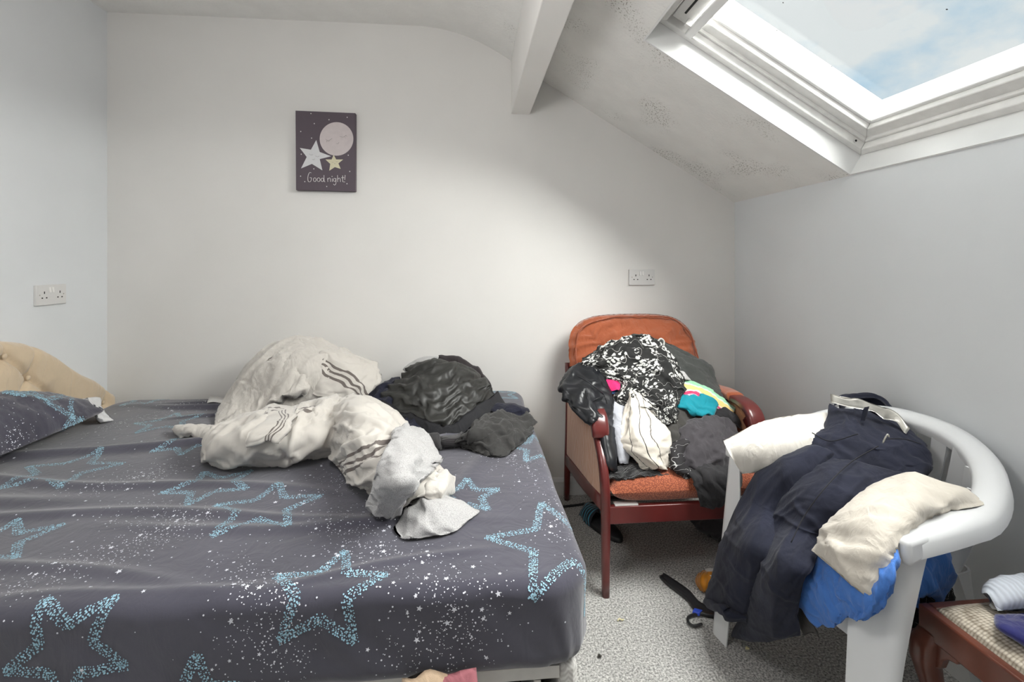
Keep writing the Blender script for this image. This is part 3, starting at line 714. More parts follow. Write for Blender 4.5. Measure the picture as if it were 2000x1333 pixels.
# ------------------------------------------------------------------ soft things: a small cloth relaxer
def _proj(A, Bv, rest, k):
    d = Bv - A
    L = np.sqrt(np.einsum('...i,...i->...', d, d)) + 1e-9
    c = (0.5 * k * (L - rest) / L)[..., None]
    d *= c
    A += d; Bv -= d
def crumple(X0, excess, iters, hold, wrap, floor=None, kb=0.35, seed=0):
    """lets a cloth grid that has more fabric than room buckle into creases, held near its pose"""
    X = X0.copy(); H = X0.copy()
    nu, nv = X.shape[:2]
    if wrap:       # repeat the first column so the seam is an ordinary edge
        X = np.concatenate([X, X[:, :1]], 1); H = X.copy(); nv += 1
    def rest(a, b): return np.linalg.norm(H[b] - H[a], axis=-1)
    s = slice
    sets = []
    def addset(sa, sb, k, e): sets.append((sa, sb, rest(sa, sb) * (1 + e), k))
    for p in (0, 1):
        n = (nu - p) // 2
        addset((s(p, p + 2 * n, 2), s(None)), (s(p + 1, p + 2 * n, 2), s(None)), 0.9, excess)
        n = (nv - p) // 2
        addset((s(None), s(p, p + 2 * n, 2)), (s(None), s(p + 1, p + 2 * n, 2)), 0.9, excess)
    for p in (0, 1):
        n = (nu - p) // 2
        addset((s(p, p + 2 * n, 2), s(0, nv - 1)), (s(p + 1, p + 2 * n, 2), s(1, nv)), 0.4, excess)
        addset((s(p, p + 2 * n, 2), s(1, nv)), (s(p + 1, p + 2 * n, 2), s(0, nv - 1)), 0.4, excess)
    for step, k in ((2, kb), (4, kb * 0.5)):
        for p in range(step):
            for ax in (0, 1):
                n_ = nu if ax == 0 else nv
                if n_ - step <= p: continue
                ia = np.arange(p, n_ - step, 2 * step) if False else None
        # bending: pairs two apart, in two interleaved passes
        for p in (0, step):
            for ax, n_ in ((0, nu), (1, nv)):
                a = [i + p for i in range(0, n_) if (i // step) % 2 == 0 and i + p + step < n_]
                if not a: continue
                a = np.array(a); b = a + step
                if ax == 0: sets.append(((a, s(None)), (b, s(None)), rest((a, s(None)), (b, s(None))) * (1 + excess * 0.80), -k))
                else: sets.append(((s(None), a), (s(None), b), rest((s(None), a), (s(None), b)) * (1 + excess * 0.80), -k))
    for it in range(iters):
        for sa, sb, r, k in sets:
            if k > 0:
                A, Bv = X[sa], X[sb]
                _proj(A, Bv, r, k)
            else:
                A, Bv = X[sa], X[sb]           # fancy index: copies
                _proj(A, Bv, r, -k)
                X[sa] = A; X[sb] = Bv
        X += hold * (H - X)
        if wrap:
            m = 0.5 * (X[:, 0] + X[:, -1]); X[:, 0] = m; X[:, -1] = m
        if floor is not None:
            np.maximum(X[..., 2], floor, out=X[..., 2])
    return X[:, :-1] if wrap else X
def normals_of(X):
    du = np.gradient(X, axis=0); dv = np.gradient(X, axis=1)
    n = np.cross(du, dv); return n / (np.linalg.norm(n, axis=-1, keepdims=True) + 1e-9)
def patch(rows, nu, nv):
    C = np.array([[np.asarray(p, float) for p in r] for r in rows])
    return np.swapaxes(spline(np.swapaxes(spline(C, nu), 0, 1), nv), 0, 1)
def soft(name, rows, thick, m, parent=None, res=0.008, excess=0.08, hold=0.03, iters=60, seed=0, rough=1.0, prof='flat', squircle=0.0, floor=None, normuv=False, kb=0.22, wl=1.0, out=0.3, ragged=None, fold=None, **kw):
    """closed soft body around a spline patch: both faces, puffed by `thick`, then creased"""
    C = patch(rows, 12, 12)
    Lu = np.linalg.norm(np.diff(C, axis=0), axis=-1).sum(0).mean(); Lv = np.linalg.norm(np.diff(C, axis=1), axis=-1).sum(1).mean()
    nu = int(np.clip(Lu / res, 8, 170)); nv = int(np.clip(Lv / res, 8, 140))
    S = patch(rows, nu, nv)
    u = np.linspace(-1, 1, nu)[:, None]; v = np.linspace(-1, 1, nv)[None]
    if squircle:     # pull the corners in
        C4 = patch(rows, 64, 64); k = squircle
        mm = np.maximum(np.abs(u), np.abs(v)) + 1e-9; sc = 1.0 / (np.abs(u / mm) ** k + np.abs(v / mm) ** k + 1e-9) ** (1.0 / k)
        uu = u * sc; vv = v * sc
        fi = (uu + 1) / 2 * 63; fj = (vv + 1) / 2 * 63; i0 = np.clip(fi.astype(int), 0, 62); j0 = np.clip(fj.astype(int), 0, 62); a = (fi - i0)[..., None]; b = (fj - j0)[..., None]
        S = C4[i0, j0] * (1 - a) * (1 - b) + C4[i0 + 1, j0] * a * (1 - b) + C4[i0, j0 + 1] * (1 - a) * b + C4[i0 + 1, j0 + 1] * a * b
    N_ = normals_of(S)
    view = np.array([0, 0, EYE]) - S.reshape(-1, 3).mean(0)
    flip = N_.reshape(-1, 3).mean(0).dot(view) < 0
    if flip: N_ = -N_
    o = seed * 13.7
    un, vn = (u + 1) / 2 * Lu + 0 * v, (v + 1) / 2 * Lv + 0 * u
    if ragged is None: ragged = 0.0 if prof in ('pillow', 'cushion') else 0.012
    if ragged:       # uneven outline
        eu, ev = np.gradient(S, axis=0), np.gradient(S, axis=1)
        eu /= np.linalg.norm(eu, axis=-1, keepdims=True) + 1e-9; ev /= np.linalg.norm(ev, axis=-1, keepdims=True) + 1e-9
        S = S + eu * (ragged * (vnoise(un * 14 + o, vn * 14, 1.1) + 0.6 * vnoise(un * 34 + o, vn * 34, 4.1)))[..., None] * 2 + ev * (ragged * (vnoise(un * 14, vn * 14 + o, 8.1) + 0.6 * vnoise(un * 34, vn * 34 + o, 5.1)))[..., None] * 2
    if prof == 'flat': pr = (1 - v ** 8) ** 0.5 * (1 - u ** 10) ** 0.5
    elif prof == 'tube': pr = (1 - np.abs(v) ** 2.4) ** 0.55 * (1 - u ** 12) ** 0.5
    elif prof == 'pillow': pr = (1 - np.abs(v) ** 2.6) ** 0.72 * (1 - np.abs(u) ** 2.6) ** 0.72
    elif prof == 'cushion': pr = (1 - np.abs(v) ** 6) ** 0.5 * (1 - np.abs(u) ** 6) ** 0.5
    pr = np.broadcast_to(pr, (nu, nv)).copy()
    T = thick * (pr if prof != 'flat' else np.maximum(pr, 0.15))
    top = S + N_ * T[..., None] * out; bot = S - N_ * T[..., None] * (1 - out)
    # wrinkle seeds along the normal: soft lumps plus long sharp-ridged folds
    rs = np.random.RandomState(seed + 100)
    if fold is None: fold = [(rs.uniform(-70, 70), 10.0, 0.011), (rs.uniform(-90, 90), 19.0, 0.006), (rs.uniform(-90, 90), 33.0, 0.003)]
    def dis(k):
        h = 0.008 * vnoise(un * 8 / wl + o, vn * 8 / wl, k) + 0.004 * vnoise(un * 20 / wl, vn * 17 / wl + o, k + 3)
        wx, wy = 0.05 * vnoise(un * 6 + o, vn * 6, k + 11), 0.05 * vnoise(un * 6, vn * 6 + o, k + 17)
        for ang, f, amp in fold:
            c_, s_ = math.cos(math.radians(ang)), math.sin(math.radians(ang)); x_, y_ = un + wx, vn + wy
            p_, q_ = (x_ * c_ + y_ * s_) * f * 0.28 / wl, (-x_ * s_ + y_ * c_) * f / wl
            rd = 1 - 2.2 * np.abs(vnoise(p_ + o, q_, k + f)); h = h + amp * (np.clip(rd, 0, 1) ** 2.2 - 0.35)
        return rough * h
    env = np.minimum(1, T / (0.25 * thick + 1e-6)) if prof != 'flat' else np.ones_like(T)
    top = top + N_ * (dis(0.3) * env)[..., None]; bot = bot + N_ * ((dis(0.3) if prof == 'flat' and thick < 0.03 else dis(7.7)) * env)[..., None]
    X = np.concatenate([top, bot[:, ::-1]], 1)
    if iters: X = crumple(X, excess, iters, hold, True, floor, kb, seed)
    elif floor is not None: X[..., 2] = np.maximum(X[..., 2], floor)
    n2 = X.shape[1]
    F = grid_faces(nu, n2, True).tolist()
    V = X.reshape(-1, 3)
    F.append(list(range(n2))); F.append([(nu - 1) * n2 + i for i in range(n2)][::-1])
    uvv = np.concatenate([np.linspace(0, 1, nv), np.linspace(1, 0, nv)])[None].repeat(nu, 0); uvu = np.linspace(0, 1, nu)[:, None].repeat(n2, 1)
    uv = np.stack([uvu * (1 if normuv else Lu), uvv * (1 if normuv else Lv)], -1).reshape(-1, 2)
    o = mesh(name, V, F, m, parent, smooth=True, uv=uv, **kw)
    return o
def tri(pts, fn=None):
    return [[fn(*p) if fn else p for p in r] for r in pts]

# ------------------------------------------------------------------ cloth materials
def stripes_mat(name, base, bands, axis='Y', rough=0.9, sheen=0.3, freq=700.0, strength=0.3, var=0.05, ulim=None):
    """bands: (from, to, colour) across normalised UV"""
    m, N, L, b = new_mat(name)
    tc = N.new('ShaderNodeTexCoord'); sp = N.new('ShaderNodeSeparateXYZ'); L.new(tc.outputs['UV'], sp.inputs[0])
    n = N.new('ShaderNodeTexNoise'); n.inputs['Scale'].default_value = 12.0; n.inputs['Detail'].default_value = 4.0
    L.new(tc.outputs['Object'], n.inputs['Vector'])
    r = N.new('ShaderNodeValToRGB'); r.color_ramp.elements[0].color = tuple(c * (1 - var) for c in base) + (1,); r.color_ramp.elements[1].color = tuple(min(1, c * (1 + var)) for c in base) + (1,)
    L.new(n.outputs['Fac'], r.inputs['Fac']); cur = r.outputs['Color']
    def rng(out, lo, hi):
        g1 = N.new('ShaderNodeMath'); g1.operation = 'GREATER_THAN'; g1.inputs[1].default_value = lo; L.new(out, g1.inputs[0])
        g2 = N.new('ShaderNodeMath'); g2.operation = 'LESS_THAN'; g2.inputs[1].default_value = hi; L.new(out, g2.inputs[0])
        mu = N.new('ShaderNodeMath'); mu.operation = 'MULTIPLY'; L.new(g1.outputs[0], mu.inputs[0]); L.new(g2.outputs[0], mu.inputs[1]); return mu.outputs[0]
    lim = rng(sp.outputs['X' if axis == 'Y' else 'Y'], *ulim) if ulim else None
    for lo, hi, c in bands:
        f = rng(sp.outputs[axis], lo, hi)
        if lim is not None:
            mu = N.new('ShaderNodeMath'); mu.operation = 'MULTIPLY'; L.new(f, mu.inputs[0]); L.new(lim, mu.inputs[1]); f = mu.outputs[0]
        mx = N.new('ShaderNodeMix'); mx.data_type = 'RGBA'; L.new(f, mx.inputs[0]); L.new(cur, mx.inputs[6]); mx.inputs[7].default_value = tuple(c) + (1,); cur = mx.outputs[2]
    L.new(cur, b.inputs['Base Color'])
    n2 = N.new('ShaderNodeTexNoise'); n2.inputs['Scale'].default_value = freq; L.new(tc.outputs['Object'], n2.inputs['Vector'])
    bp = N.new('ShaderNodeBump'); bp.inputs['Strength'].default_value = strength; bp.inputs['Distance'].default_value = 0.001
    L.new(n2.outputs['Fac'], bp.inputs['Height']); L.new(bp.outputs['Normal'], b.inputs['Normal'])
    b.inputs['Roughness'].default_value = rough; b.inputs['Sheen Weight'].default_value = sheen; b.inputs['Specular IOR Level'].default_value = 0.2
    return m
def floral_mat(name, base, white, scale=26.0, thr=0.36):
    """pale flower sprigs on a dark ground"""
    m, N, L, b = new_mat(name)
    tc = N.new('ShaderNodeTexCoord')
    nz = N.new('ShaderNodeTexNoise'); nz.inputs['Scale'].default_value = scale * 0.8; L.new(tc.outputs['UV'], nz.inputs['Vector'])
    mp = N.new('ShaderNodeVectorMath'); mp.operation = 'MULTIPLY_ADD'; mp.inputs[1].default_value = (0.02, 0.02, 0.0); L.new(nz.outputs['Color'], mp.inputs[0]); L.new(tc.outputs['UV'], mp.inputs[2])
    v1 = N.new('ShaderNodeTexVoronoi'); v1.inputs['Scale'].default_value = scale; L.new(mp.outputs[0], v1.inputs['Vector'])
    v2 = N.new('ShaderNodeTexVoronoi'); v2.inputs['Scale'].default_value = scale * 4.2; L.new(mp.outputs[0], v2.inputs['Vector'])
    a1 = N.new('ShaderNodeMath'); a1.operation = 'LESS_THAN'; a1.inputs[1].default_value = thr; L.new(v1.outputs['Distance'], a1.inputs[0])
    a2 = N.new('ShaderNodeMath'); a2.operation = 'LESS_THAN'; a2.inputs[1].default_value = 0.50; L.new(v2.outputs['Distance'], a2.inputs[0])
    mu = N.new('ShaderNodeMath'); mu.operation = 'MULTIPLY'; L.new(a1.outputs[0], mu.inputs[0]); L.new(a2.outputs[0], mu.inputs[1])
    # thin stems
    n3 = N.new('ShaderNodeTexNoise'); n3.inputs['Scale'].default_value = scale * 0.9; n3.inputs['Detail'].default_value = 1.0; L.new(tc.outputs['UV'], n3.inputs['Vector'])
    su = N.new('ShaderNodeMath'); su.operation = 'SUBTRACT'; su.inputs[1].default_value = 0.5; L.new(n3.outputs['Fac'], su.inputs[0])
    ab_ = N.new('ShaderNodeMath'); ab_.operation = 'ABSOLUTE'; L.new(su.outputs[0], ab_.inputs[0])
    a3 = N.new('ShaderNodeMath'); a3.operation = 'LESS_THAN'; a3.inputs[1].default_value = 0.0035; L.new(ab_.outputs[0], a3.inputs[0])
    mxm = N.new('ShaderNodeMath'); mxm.operation = 'MAXIMUM'; L.new(mu.outputs[0], mxm.inputs[0]); L.new(a3.outputs[0], mxm.inputs[1])
    mx = N.new('ShaderNodeMix'); mx.data_type = 'RGBA'; mx.inputs[6].default_value = base + (1,); mx.inputs[7].default_value = white + (1,)
    L.new(mxm.outputs[0], mx.inputs[0]); L.new(mx.outputs[2], b.inputs['Base Color'])
    b.inputs['Roughness'].default_value = 0.8; b.inputs['Specular IOR Level'].default_value = 0.25
    return m
def fleck_mat(name, base, dark, scale=260.0, rough=0.95, bump=0.6):
    m, N, L, b = new_mat(name)
    tc = N.new('ShaderNodeTexCoord'); n = N.new('ShaderNodeTexNoise'); n.inputs['Scale'].default_value = scale; n.inputs['Detail'].default_value = 2.0
    L.new(tc.outputs['Object'], n.inputs['Vector'])
    r = N.new('ShaderNodeValToRGB'); r.color_ramp.elements[0].position = 0.32; r.color_ramp.elements[1].position = 0.55
    r.color_ramp.elements[0].color = dark + (1,); r.color_ramp.elements[1].color = base + (1,)
    L.new(n.outputs['Fac'], r.inputs['Fac']); L.new(r.outputs['Color'], b.inputs['Base Color'])
    bp = N.new('ShaderNodeBump'); bp.inputs['Strength'].default_value = bump; bp.inputs['Distance'].default_value = 0.002
    L.new(n.outputs['Fac'], bp.inputs['Height']); L.new(bp.outputs['Normal'], b.inputs['Normal'])
    b.inputs['Roughness'].default_value = rough; b.inputs['Specular IOR Level'].default_value = 0.1; b.inputs['Sheen Weight'].default_value = 0.3
    return m
def ribs_mat(name, col, freq=90.0, axis='X', strength=0.6, rough=0.85, dist=0.002, uvsrc='UV', dark=0.6, spec=0.25, sheen=0.2, wob=0.0):
    """ribbed or corded cloth"""
    m, N, L, b = new_mat(name)
    tc = N.new('ShaderNodeTexCoord'); w = N.new('ShaderNodeTexWave'); w.bands_direction = axis; w.inputs['Scale'].default_value = freq; w.inputs['Distortion'].default_value = wob
    L.new(tc.outputs[uvsrc], w.inputs['Vector'])
    r = N.new('ShaderNodeValToRGB'); r.color_ramp.elements[0].color = tuple(c * dark for c in col) + (1,); r.color_ramp.elements[1].color = col + (1,)
    L.new(w.outputs['Fac'], r.inputs['Fac']); L.new(r.outputs['Color'], b.inputs['Base Color'])
    bp = N.new('ShaderNodeBump'); bp.inputs['Strength'].default_value = strength; bp.inputs['Distance'].default_value = dist
    L.new(w.outputs['Fac'], bp.inputs['Height']); L.new(bp.outputs['Normal'], b.inputs['Normal'])
    b.inputs['Roughness'].default_value = rough; b.inputs['Specular IOR Level'].default_value = spec; b.inputs['Sheen Weight'].default_value = sheen
    return m
M['mahog_red'] = mat('red_mahogany_lacquer', rgb(98, 38, 36), 0.28, 0.18, 9.0, coat=0.4)
M['mahog'] = mat('mahogany_polish', rgb(104, 58, 44), 0.32, 0.22, 12.0, coat=0.3)
M['orange_velvet'] = weave_mat('rust_orange_velvet', rgb(158, 82, 48), 0.7, 350.0, 0.2, 0.6, 0.10, 8.0)
M['orange_dark'] = weave_mat('rust_piping', rgb(150, 74, 42), 0.7, 350.0, 0.2, 0.5, 0.08, 8.0)
M['tan_side'] = weave_mat('tan_velour_side', rgb(186, 130, 92), 0.8, 500.0, 0.2, 0.4, 0.05, 6.0)
def corded_orange():
    m, N, L, b = new_mat('rust_corded_velvet')
    tc = N.new('ShaderNodeTexCoord'); mp = N.new('ShaderNodeMapping'); mp.inputs['Rotation'].default_value = (0.0, math.radians(35), math.radians(35)); L.new(tc.outputs['Object'], mp.inputs['Vector'])
    v = N.new('ShaderNodeTexVoronoi'); v.inputs['Scale'].default_value = 190.0; L.new(mp.outputs[0], v.inputs['Vector'])
    r = N.new('ShaderNodeValToRGB'); r.color_ramp.elements[0].position = 0.15; r.color_ramp.elements[1].position = 0.6
    r.color_ramp.elements[0].color = rgb(190, 108, 70) + (1,); r.color_ramp.elements[1].color = rgb(132, 62, 36) + (1,)
    L.new(v.outputs['Distance'], r.inputs['Fac']); L.new(r.outputs['Color'], b.inputs['Base Color'])
    bp = N.new('ShaderNodeBump'); bp.inputs['Strength'].default_value = 0.5; bp.inputs['Distance'].default_value = 0.002; bp.invert = True
    L.new(v.outputs['Distance'], bp.inputs['Height']); L.new(bp.outputs['Normal'], b.inputs['Normal'])
    b.inputs['Roughness'].default_value = 0.8; b.inputs['Sheen Weight'].default_value = 0.4
    return m
M['orange_cord'] = corded_orange()

# ------------------------------------------------------------------ armchair
def ring8(c, ax, ay, rx, ry, n=12, p=3.2):
    out = []
    for i in range(n):
        t = 2 * math.pi * (i + 0.5) / n; cx, sy = math.cos(t), math.sin(t)
        out.append(np.asarray(c) + np.asarray(ax) * rx * math.copysign(abs(cx) ** (2 / p), cx) + np.asarray(ay) * ry * math.copysign(abs(sy) ** (2 / p), sy))
    return out
def bar_path(pts, wx, depth, n=16, p=3.2):
    """bentwood bar in a Y-Z plane: pts (x, y, z), wx width along X, depth in the plane"""
    q = spline(pts, n); g = G(); rings = []
    dd = depth if hasattr(depth, '__len__') else [depth] * len(pts); dd = spline(np.array(dd)[:, None], n)[:, 0]
    ww = wx if hasattr(wx, '__len__') else [wx] * len(pts); ww = spline(np.array(ww)[:, None], n)[:, 0]
    for k in range(n):
        t = q[min(k + 1, n - 1)] - q[max(k - 1, 0)]; t /= np.linalg.norm(t); ax = np.array([1.0, 0, 0]); ay = np.cross(t, ax); ay /= np.linalg.norm(ay)
        rings.append(ring8(q[k], ax, ay, ww[k] / 2, dd[k] / 2, 12, p))
    return g.loft(rings)
ACX = 0.845
def armchair():
    o_ = thing('armchair', (ACX, 2.08, 0), 'rust orange velvet armchair with red mahogany frame, piled with clothes', 'armchair')
    for sx in (-1, 1):
        xs = ACX + sx * 0.335
        bar_path([(xs, 1.905, 0.605), (xs, 1.85, 0.56), (xs, 1.79, 0.50), (xs, 1.752, 0.42), (xs, 1.742, 0.30), (xs, 1.742, 0.0)], [0.034, 0.034, 0.034, 0.035, 0.034, 0.028], [0.05, 0.045, 0.042, 0.044, 0.04, 0.03], 26).ob('front_leg', M['mahog_red'], o_, smooth=True)
        bar_path([(xs, 2.475, 0.0), (xs, 2.455, 0.2), (xs, 2.43, 0.42), (xs, 2.43, 0.60), (xs, 2.455, 0.74)], [0.028, 0.032, 0.032, 0.030, 0.026], 0.036, 16).ob('rear_leg', M['mahog_red'], o_, smooth=True)
        bar_path([(xs, 2.45, 0.225), (xs, 2.1, 0.275), (xs, 1.755, 0.345)], 0.028, 0.062, 8, 6).ob('side_rail', M['mahog_red'], o_, smooth=True)
        xa = xs - sx * 0.004
        bar_path([(xa, 2.45, 0.615), (xa, 2.25, 0.645), (xa, 2.05, 0.665), (xa, 1.93, 0.668), (xa, 1.862, 0.648), (xa, 1.832, 0.605), (xa, 1.828, 0.575)], [0.05, 0.055, 0.062, 0.068, 0.070, 0.070, 0.066], [0.024, 0.026, 0.028, 0.032, 0.036, 0.036, 0.03], 30, 4).ob('armrest', M['mahog_red'], o_, smooth=True)
        # upholstered side, with the velvet carried over the arm at the back
        pl = [(2.43, 0.26), (2.43, 0.60), (2.2, 0.635), (2.0, 0.65), (1.90, 0.60), (1.83, 0.53), (1.78, 0.44), (1.77, 0.36)]
        bevel(G().prism([(xs - 0.010, y, z) for y, z in pl], (0.02, 0, 0)).ob('side_panel', M['tan_side'], o_), 0.004)
        bar_path([(xa, 2.44, 0.622), (xa, 2.25, 0.652), (xa, 2.08, 0.672), (xa, 1.985, 0.672)], [0.062, 0.068, 0.074, 0.074], [0.034, 0.038, 0.042, 0.040], 14, 3).ob('arm_pad', M['orange_velvet'], o_, smooth=True)
    bevel(G().box((ACX - 0.325, 1.728, 0.278), (ACX + 0.325, 1.752, 0.345)).ob('front_rail', M['mahog_red'], o_), 0.004)
    bevel(G().box((ACX - 0.325, 2.44, 0.19), (ACX + 0.325, 2.465, 0.26)).ob('back_rail', M['mahog_red'], o_), 0.004)
    for y in (1.85, 2.0, 2.15, 2.3):
        z = 0.335 - (y - 1.75) * 0.16
        G().box((ACX - 0.33, y - 0.012, z - 0.006), (ACX + 0.33, y + 0.012, z)).ob('seat_webbing', M['hole'], o_)
    G().box((ACX - 0.30, 1.732, 0.3455), (ACX - 0.21, 1.760, 0.3495)).ob('frame_edge_strip', M['plastic'], o_)
    w = 0.312
    cush = [[(ACX - w, y, z), (ACX - w * 0.33, y - (0.006 if y < 1.8 else 0), z + 0.004), (ACX + w * 0.33, y - (0.006 if y < 1.8 else 0), z + 0.004), (ACX + w, y, z)] for y, z in ((1.722, 0.398), (1.90, 0.392), (2.1, 0.365), (2.30, 0.335))]
    soft('seat_cushion', cush, 0.128, M['orange_cord'], o_, res=0.014, excess=0.01, iters=20, hold=0.15, rough=0.3, prof='cushion', out=0.5, fold=[], seed=3, label='rust orange corded velvet seat cushion')
    # back cushion leaning to the wall, its outline taken at the top of the back
    Yb0, Yb1 = 2.19, 2.42
    bc = []
    for t in (0, 0.33, 0.66, 1.0):
        y = Yb0 + (Yb1 - Yb0) * t; z = 0.36 + (0.985 - 0.36) * t
        hw = 0.325 + 0.022 * t
        bc.append([(ACX - hw - 0.010 * t, y, z), (ACX - hw * 0.33, y, z + 0.012 * t), (ACX + hw * 0.33, y, z + 0.012 * t), (ACX + hw - 0.010 * t, y, z)])
    bco = soft('back_cushion', bc, 0.12, M['orange_velvet'], o_, res=0.011, excess=0.05, iters=60, hold=0.04, rough=1.1, prof='cushion', squircle=4.5, out=0.5, fold=[(84, 18.0, 0.012), (60, 30.0, 0.006)], seed=8, label='rust orange velvet back cushion with puckered edges')
    # piped seam a little in from the edge
    Cc = patch(bc, 60, 60); nrm = np.cross(np.array(bc[0][3]) - np.array(bc[0][0]), np.array(bc[3][0]) - np.array(bc[0][0])); nrm /= np.linalg.norm(nrm)
    if nrm[1] > 0: nrm = -nrm
    pth = []
    for t in np.linspace(-0.25 * math.pi, 1.25 * math.pi, 90):
        x, y = math.cos(t), math.sin(t); k = 0.925 / (abs(x) ** 4.5 + abs(y) ** 4.5) ** (1 / 4.5)
        i_, j_ = (y * k + 1) / 2 * 59, (x * k + 1) / 2 * 59
        pth.append(Cc[int(round(i_)), int(round(j_))] + nrm * 0.050)
    pth = spline(np.array(pth)[::3], 120)
    G().tube(pth, 0.0035, 6).ob('piping', M['orange_dark'], bco, smooth=True)
armchair()

# ------------------------------------------------------------------ white plastic garden chair
M['resin'] = mat('white_resin', (0.72, 0.73, 0.74), 0.33, 0.015, 5.0, spec=0.5)
CF = np.array([0.930, 1.268]); CU = np.array([0.976, 0.218]); CV = np.array([0.218, -0.976])
def CP(u, v, z):
    q = CF + CU * u + CV * v; return np.array([q[0], q[1], z])
def garden_chair():
    o_ = thing('garden_chair', CP(0.22, 0, 0), 'white plastic garden armchair against the right wall, heaped with pillows and jeans', 'chair')
    # arms and back hoop in one moulded rail
    pth = []
    for a in np.linspace(0, 1, 60):
        if a < 0.2: u, v = 0.0 + 0.22 * (a / 0.2), 0.275 + 0.012 * math.sin(a / 0.2 * math.pi / 2)
        elif a > 0.8: u, v = 0.055 + 0.165 * ((1 - a) / 0.2), -0.275 - 0.012 * math.sin((1 - a) / 0.2 * math.pi / 2)
        else:
            t = (a - 0.2) / 0.6 * math.pi; c, s_ = math.cos(t), math.sin(t)
            u, v = 0.22 + 0.272 * s_ ** 0.85, 0.287 * math.copysign(abs(c) ** 0.85, c)
        z = 0.640 + 0.012 * min(1, u / 0.2) + 0.135 * max(0, (u - 0.24) / 0.265) ** 1.35
        pth.append((u, v, z))
    pth = np.array(pth); rings = []
    for k in range(60):
        p = pth[k]; t = pth[min(k + 1, 59)] - pth[max(k - 1, 0)]; t /= np.linalg.norm(t)
        out = np.array([t[1], -t[0], 0]); out /= np.linalg.norm(out)
        if out[:2].dot(p[:2] - np.array([0.18, 0])) < 0: out = -out
        tl = 0.35 * max(0, (p[0] - 0.2) / 0.3)            # rail leans outward toward the back
        up = np.array([0, 0, 1.0]); o2 = out * math.cos(tl) + up * math.sin(tl) * 0.9; u2 = np.cross(t, o2); u2 *= np.sign(u2[2]) / np.linalg.norm(u2)
        sec = [(-0.036, -0.028), (-0.038, -0.006), (-0.032, 0.004), (-0.02, 0.010), (0.008, 0.010), (0.026, 0.004), (0.034, -0.008), (0.035, -0.040), (0.030, -0.040), (0.028, -0.010), (0.018, -0.001), (-0.028, -0.001), (-0.032, -0.010), (-0.032, -0.028)]
        rings.append([CP(*(p + o2 * a + u2 * b)) for a, b in sec])
    G().loft(rings).ob('arm_and_back_rail', M['resin'], o_, auto=50)
    # seat with a rolled front
    V = []
    for u in np.linspace(-0.02, 0.46, 30):
        for v in np.linspace(-1, 1, 24):
            hw = 0.245 - 0.12 * (max(0, u) / 0.46)
            z = 0.425 - 0.02 * (1 - v * v) - 0.06 * max(0, (0.05 - u) / 0.07) ** 2 - 0.03 * u
            V.append(CP(u, v * hw, z))
    st = mesh('seat', V, grid_faces(30, 24), M['resin'], o_, smooth=True); sm = st.modifiers.new('thick', 'SOLIDIFY'); sm.thickness = 0.006
    bevel(G().hexa([CP(-0.02, -0.24, 0.33), CP(-0.02, 0.24, 0.33), CP(-0.012, 0.24, 0.33), CP(-0.012, -0.24, 0.33), CP(-0.02, -0.24, 0.375), CP(-0.02, 0.24, 0.375), CP(-0.012, 0.24, 0.375), CP(-0.012, -0.24, 0.375)]).ob('front_apron', M['resin'], o_), 0.002)
    # back slats fanning from the seat to the hoop
    for k in range(9):
        a = -1 + 2 * k / 8.0
        t0 = math.pi / 2 + a * 1.15
        s_, c = math.sin(t0), math.cos(t0)
        top = np.array([0.22 + 0.272 * s_ ** 0.85 - 0.022, 0.287 * math.copysign(abs(c) ** 0.85, c) * 0.93])
        zt = 0.640 + 0.012 + 0.135 * max(0, (top[0] + 0.022 - 0.24) / 0.265) ** 1.35 - 0.012
        bot = np.array([0.40 - 0.03 * abs(a), 0.155 * -a * -1.0]); bot[1] = math.copysign(abs(0.17 * a), c) if abs(c) > 1e-6 else 0.0
        g = G(); rr = []
        for s in np.linspace(0, 1, 8):
            q = bot * (1 - s) + top * s; z = 0.415 * (1 - s) + zt * s
            q = q + np.array([0.03 * math.sin(s * math.pi), 0])
            tang = np.array([-(top[1]) * 0.6, 1.0]); tang /= np.linalg.norm(tang); w_ = 0.015 + 0.006 * s
            d = np.array([tang[1], -tang[0]]) * 0.003
            rr.append([CP(*(q - tang * w_ + d), z), CP(*(q + tang * w_ + d), z), CP(*(q + tang * w_ - d), z), CP(*(q - tang * w_ - d), z)])
        g.loft(rr).ob('back_slat', M['resin'], o_, auto=40)
    # legs: broad moulded angle sections that taper to the floor
    def leg(name, u0, v0, u1, v1, sv, su, zt, wt, wb):
        rings = []
        for s in np.linspace(0, 1, 16):
            z = zt * (1 - s); u = u0 + (u1 - u0) * s; v = v0 + (v1 - v0) * s
            w1 = wt[0] + (wb[0] - wt[0]) * s; w2 = wt[1] + (wb[1] - wt[1]) * s
            w2 = max(w2 - 0.10 * s * (1 - s), 0.030)
            if s < 0.25: w1 *= 0.72 + 1.12 * s
            r = 0.028; pts = [(u, v - sv * w1)]
            for t in np.linspace(0, math.pi / 2, 7):
                pts.append((u + su * r * (1 - math.sin(t)) * 1.0, v - sv * r * (1 - math.cos(t)) ) if False else (u + su * r * (1 - math.cos(t)), v - sv * r * (1 - math.sin(t))))
            pts.append((u + su * w2, v))
            inn = [(a + su * 0.004, b - sv * 0.004) for a, b in pts[::-1]]
            inn[0] = (pts[-1][0], pts[-1][1] - sv * 0.004); inn[-1] = (pts[0][0] + su * 0.004, pts[0][1])
            rings.append([CP(a, b, z) for a, b in pts + inn])
        G().loft(rings).ob(name, M['resin'], o_, auto=50)
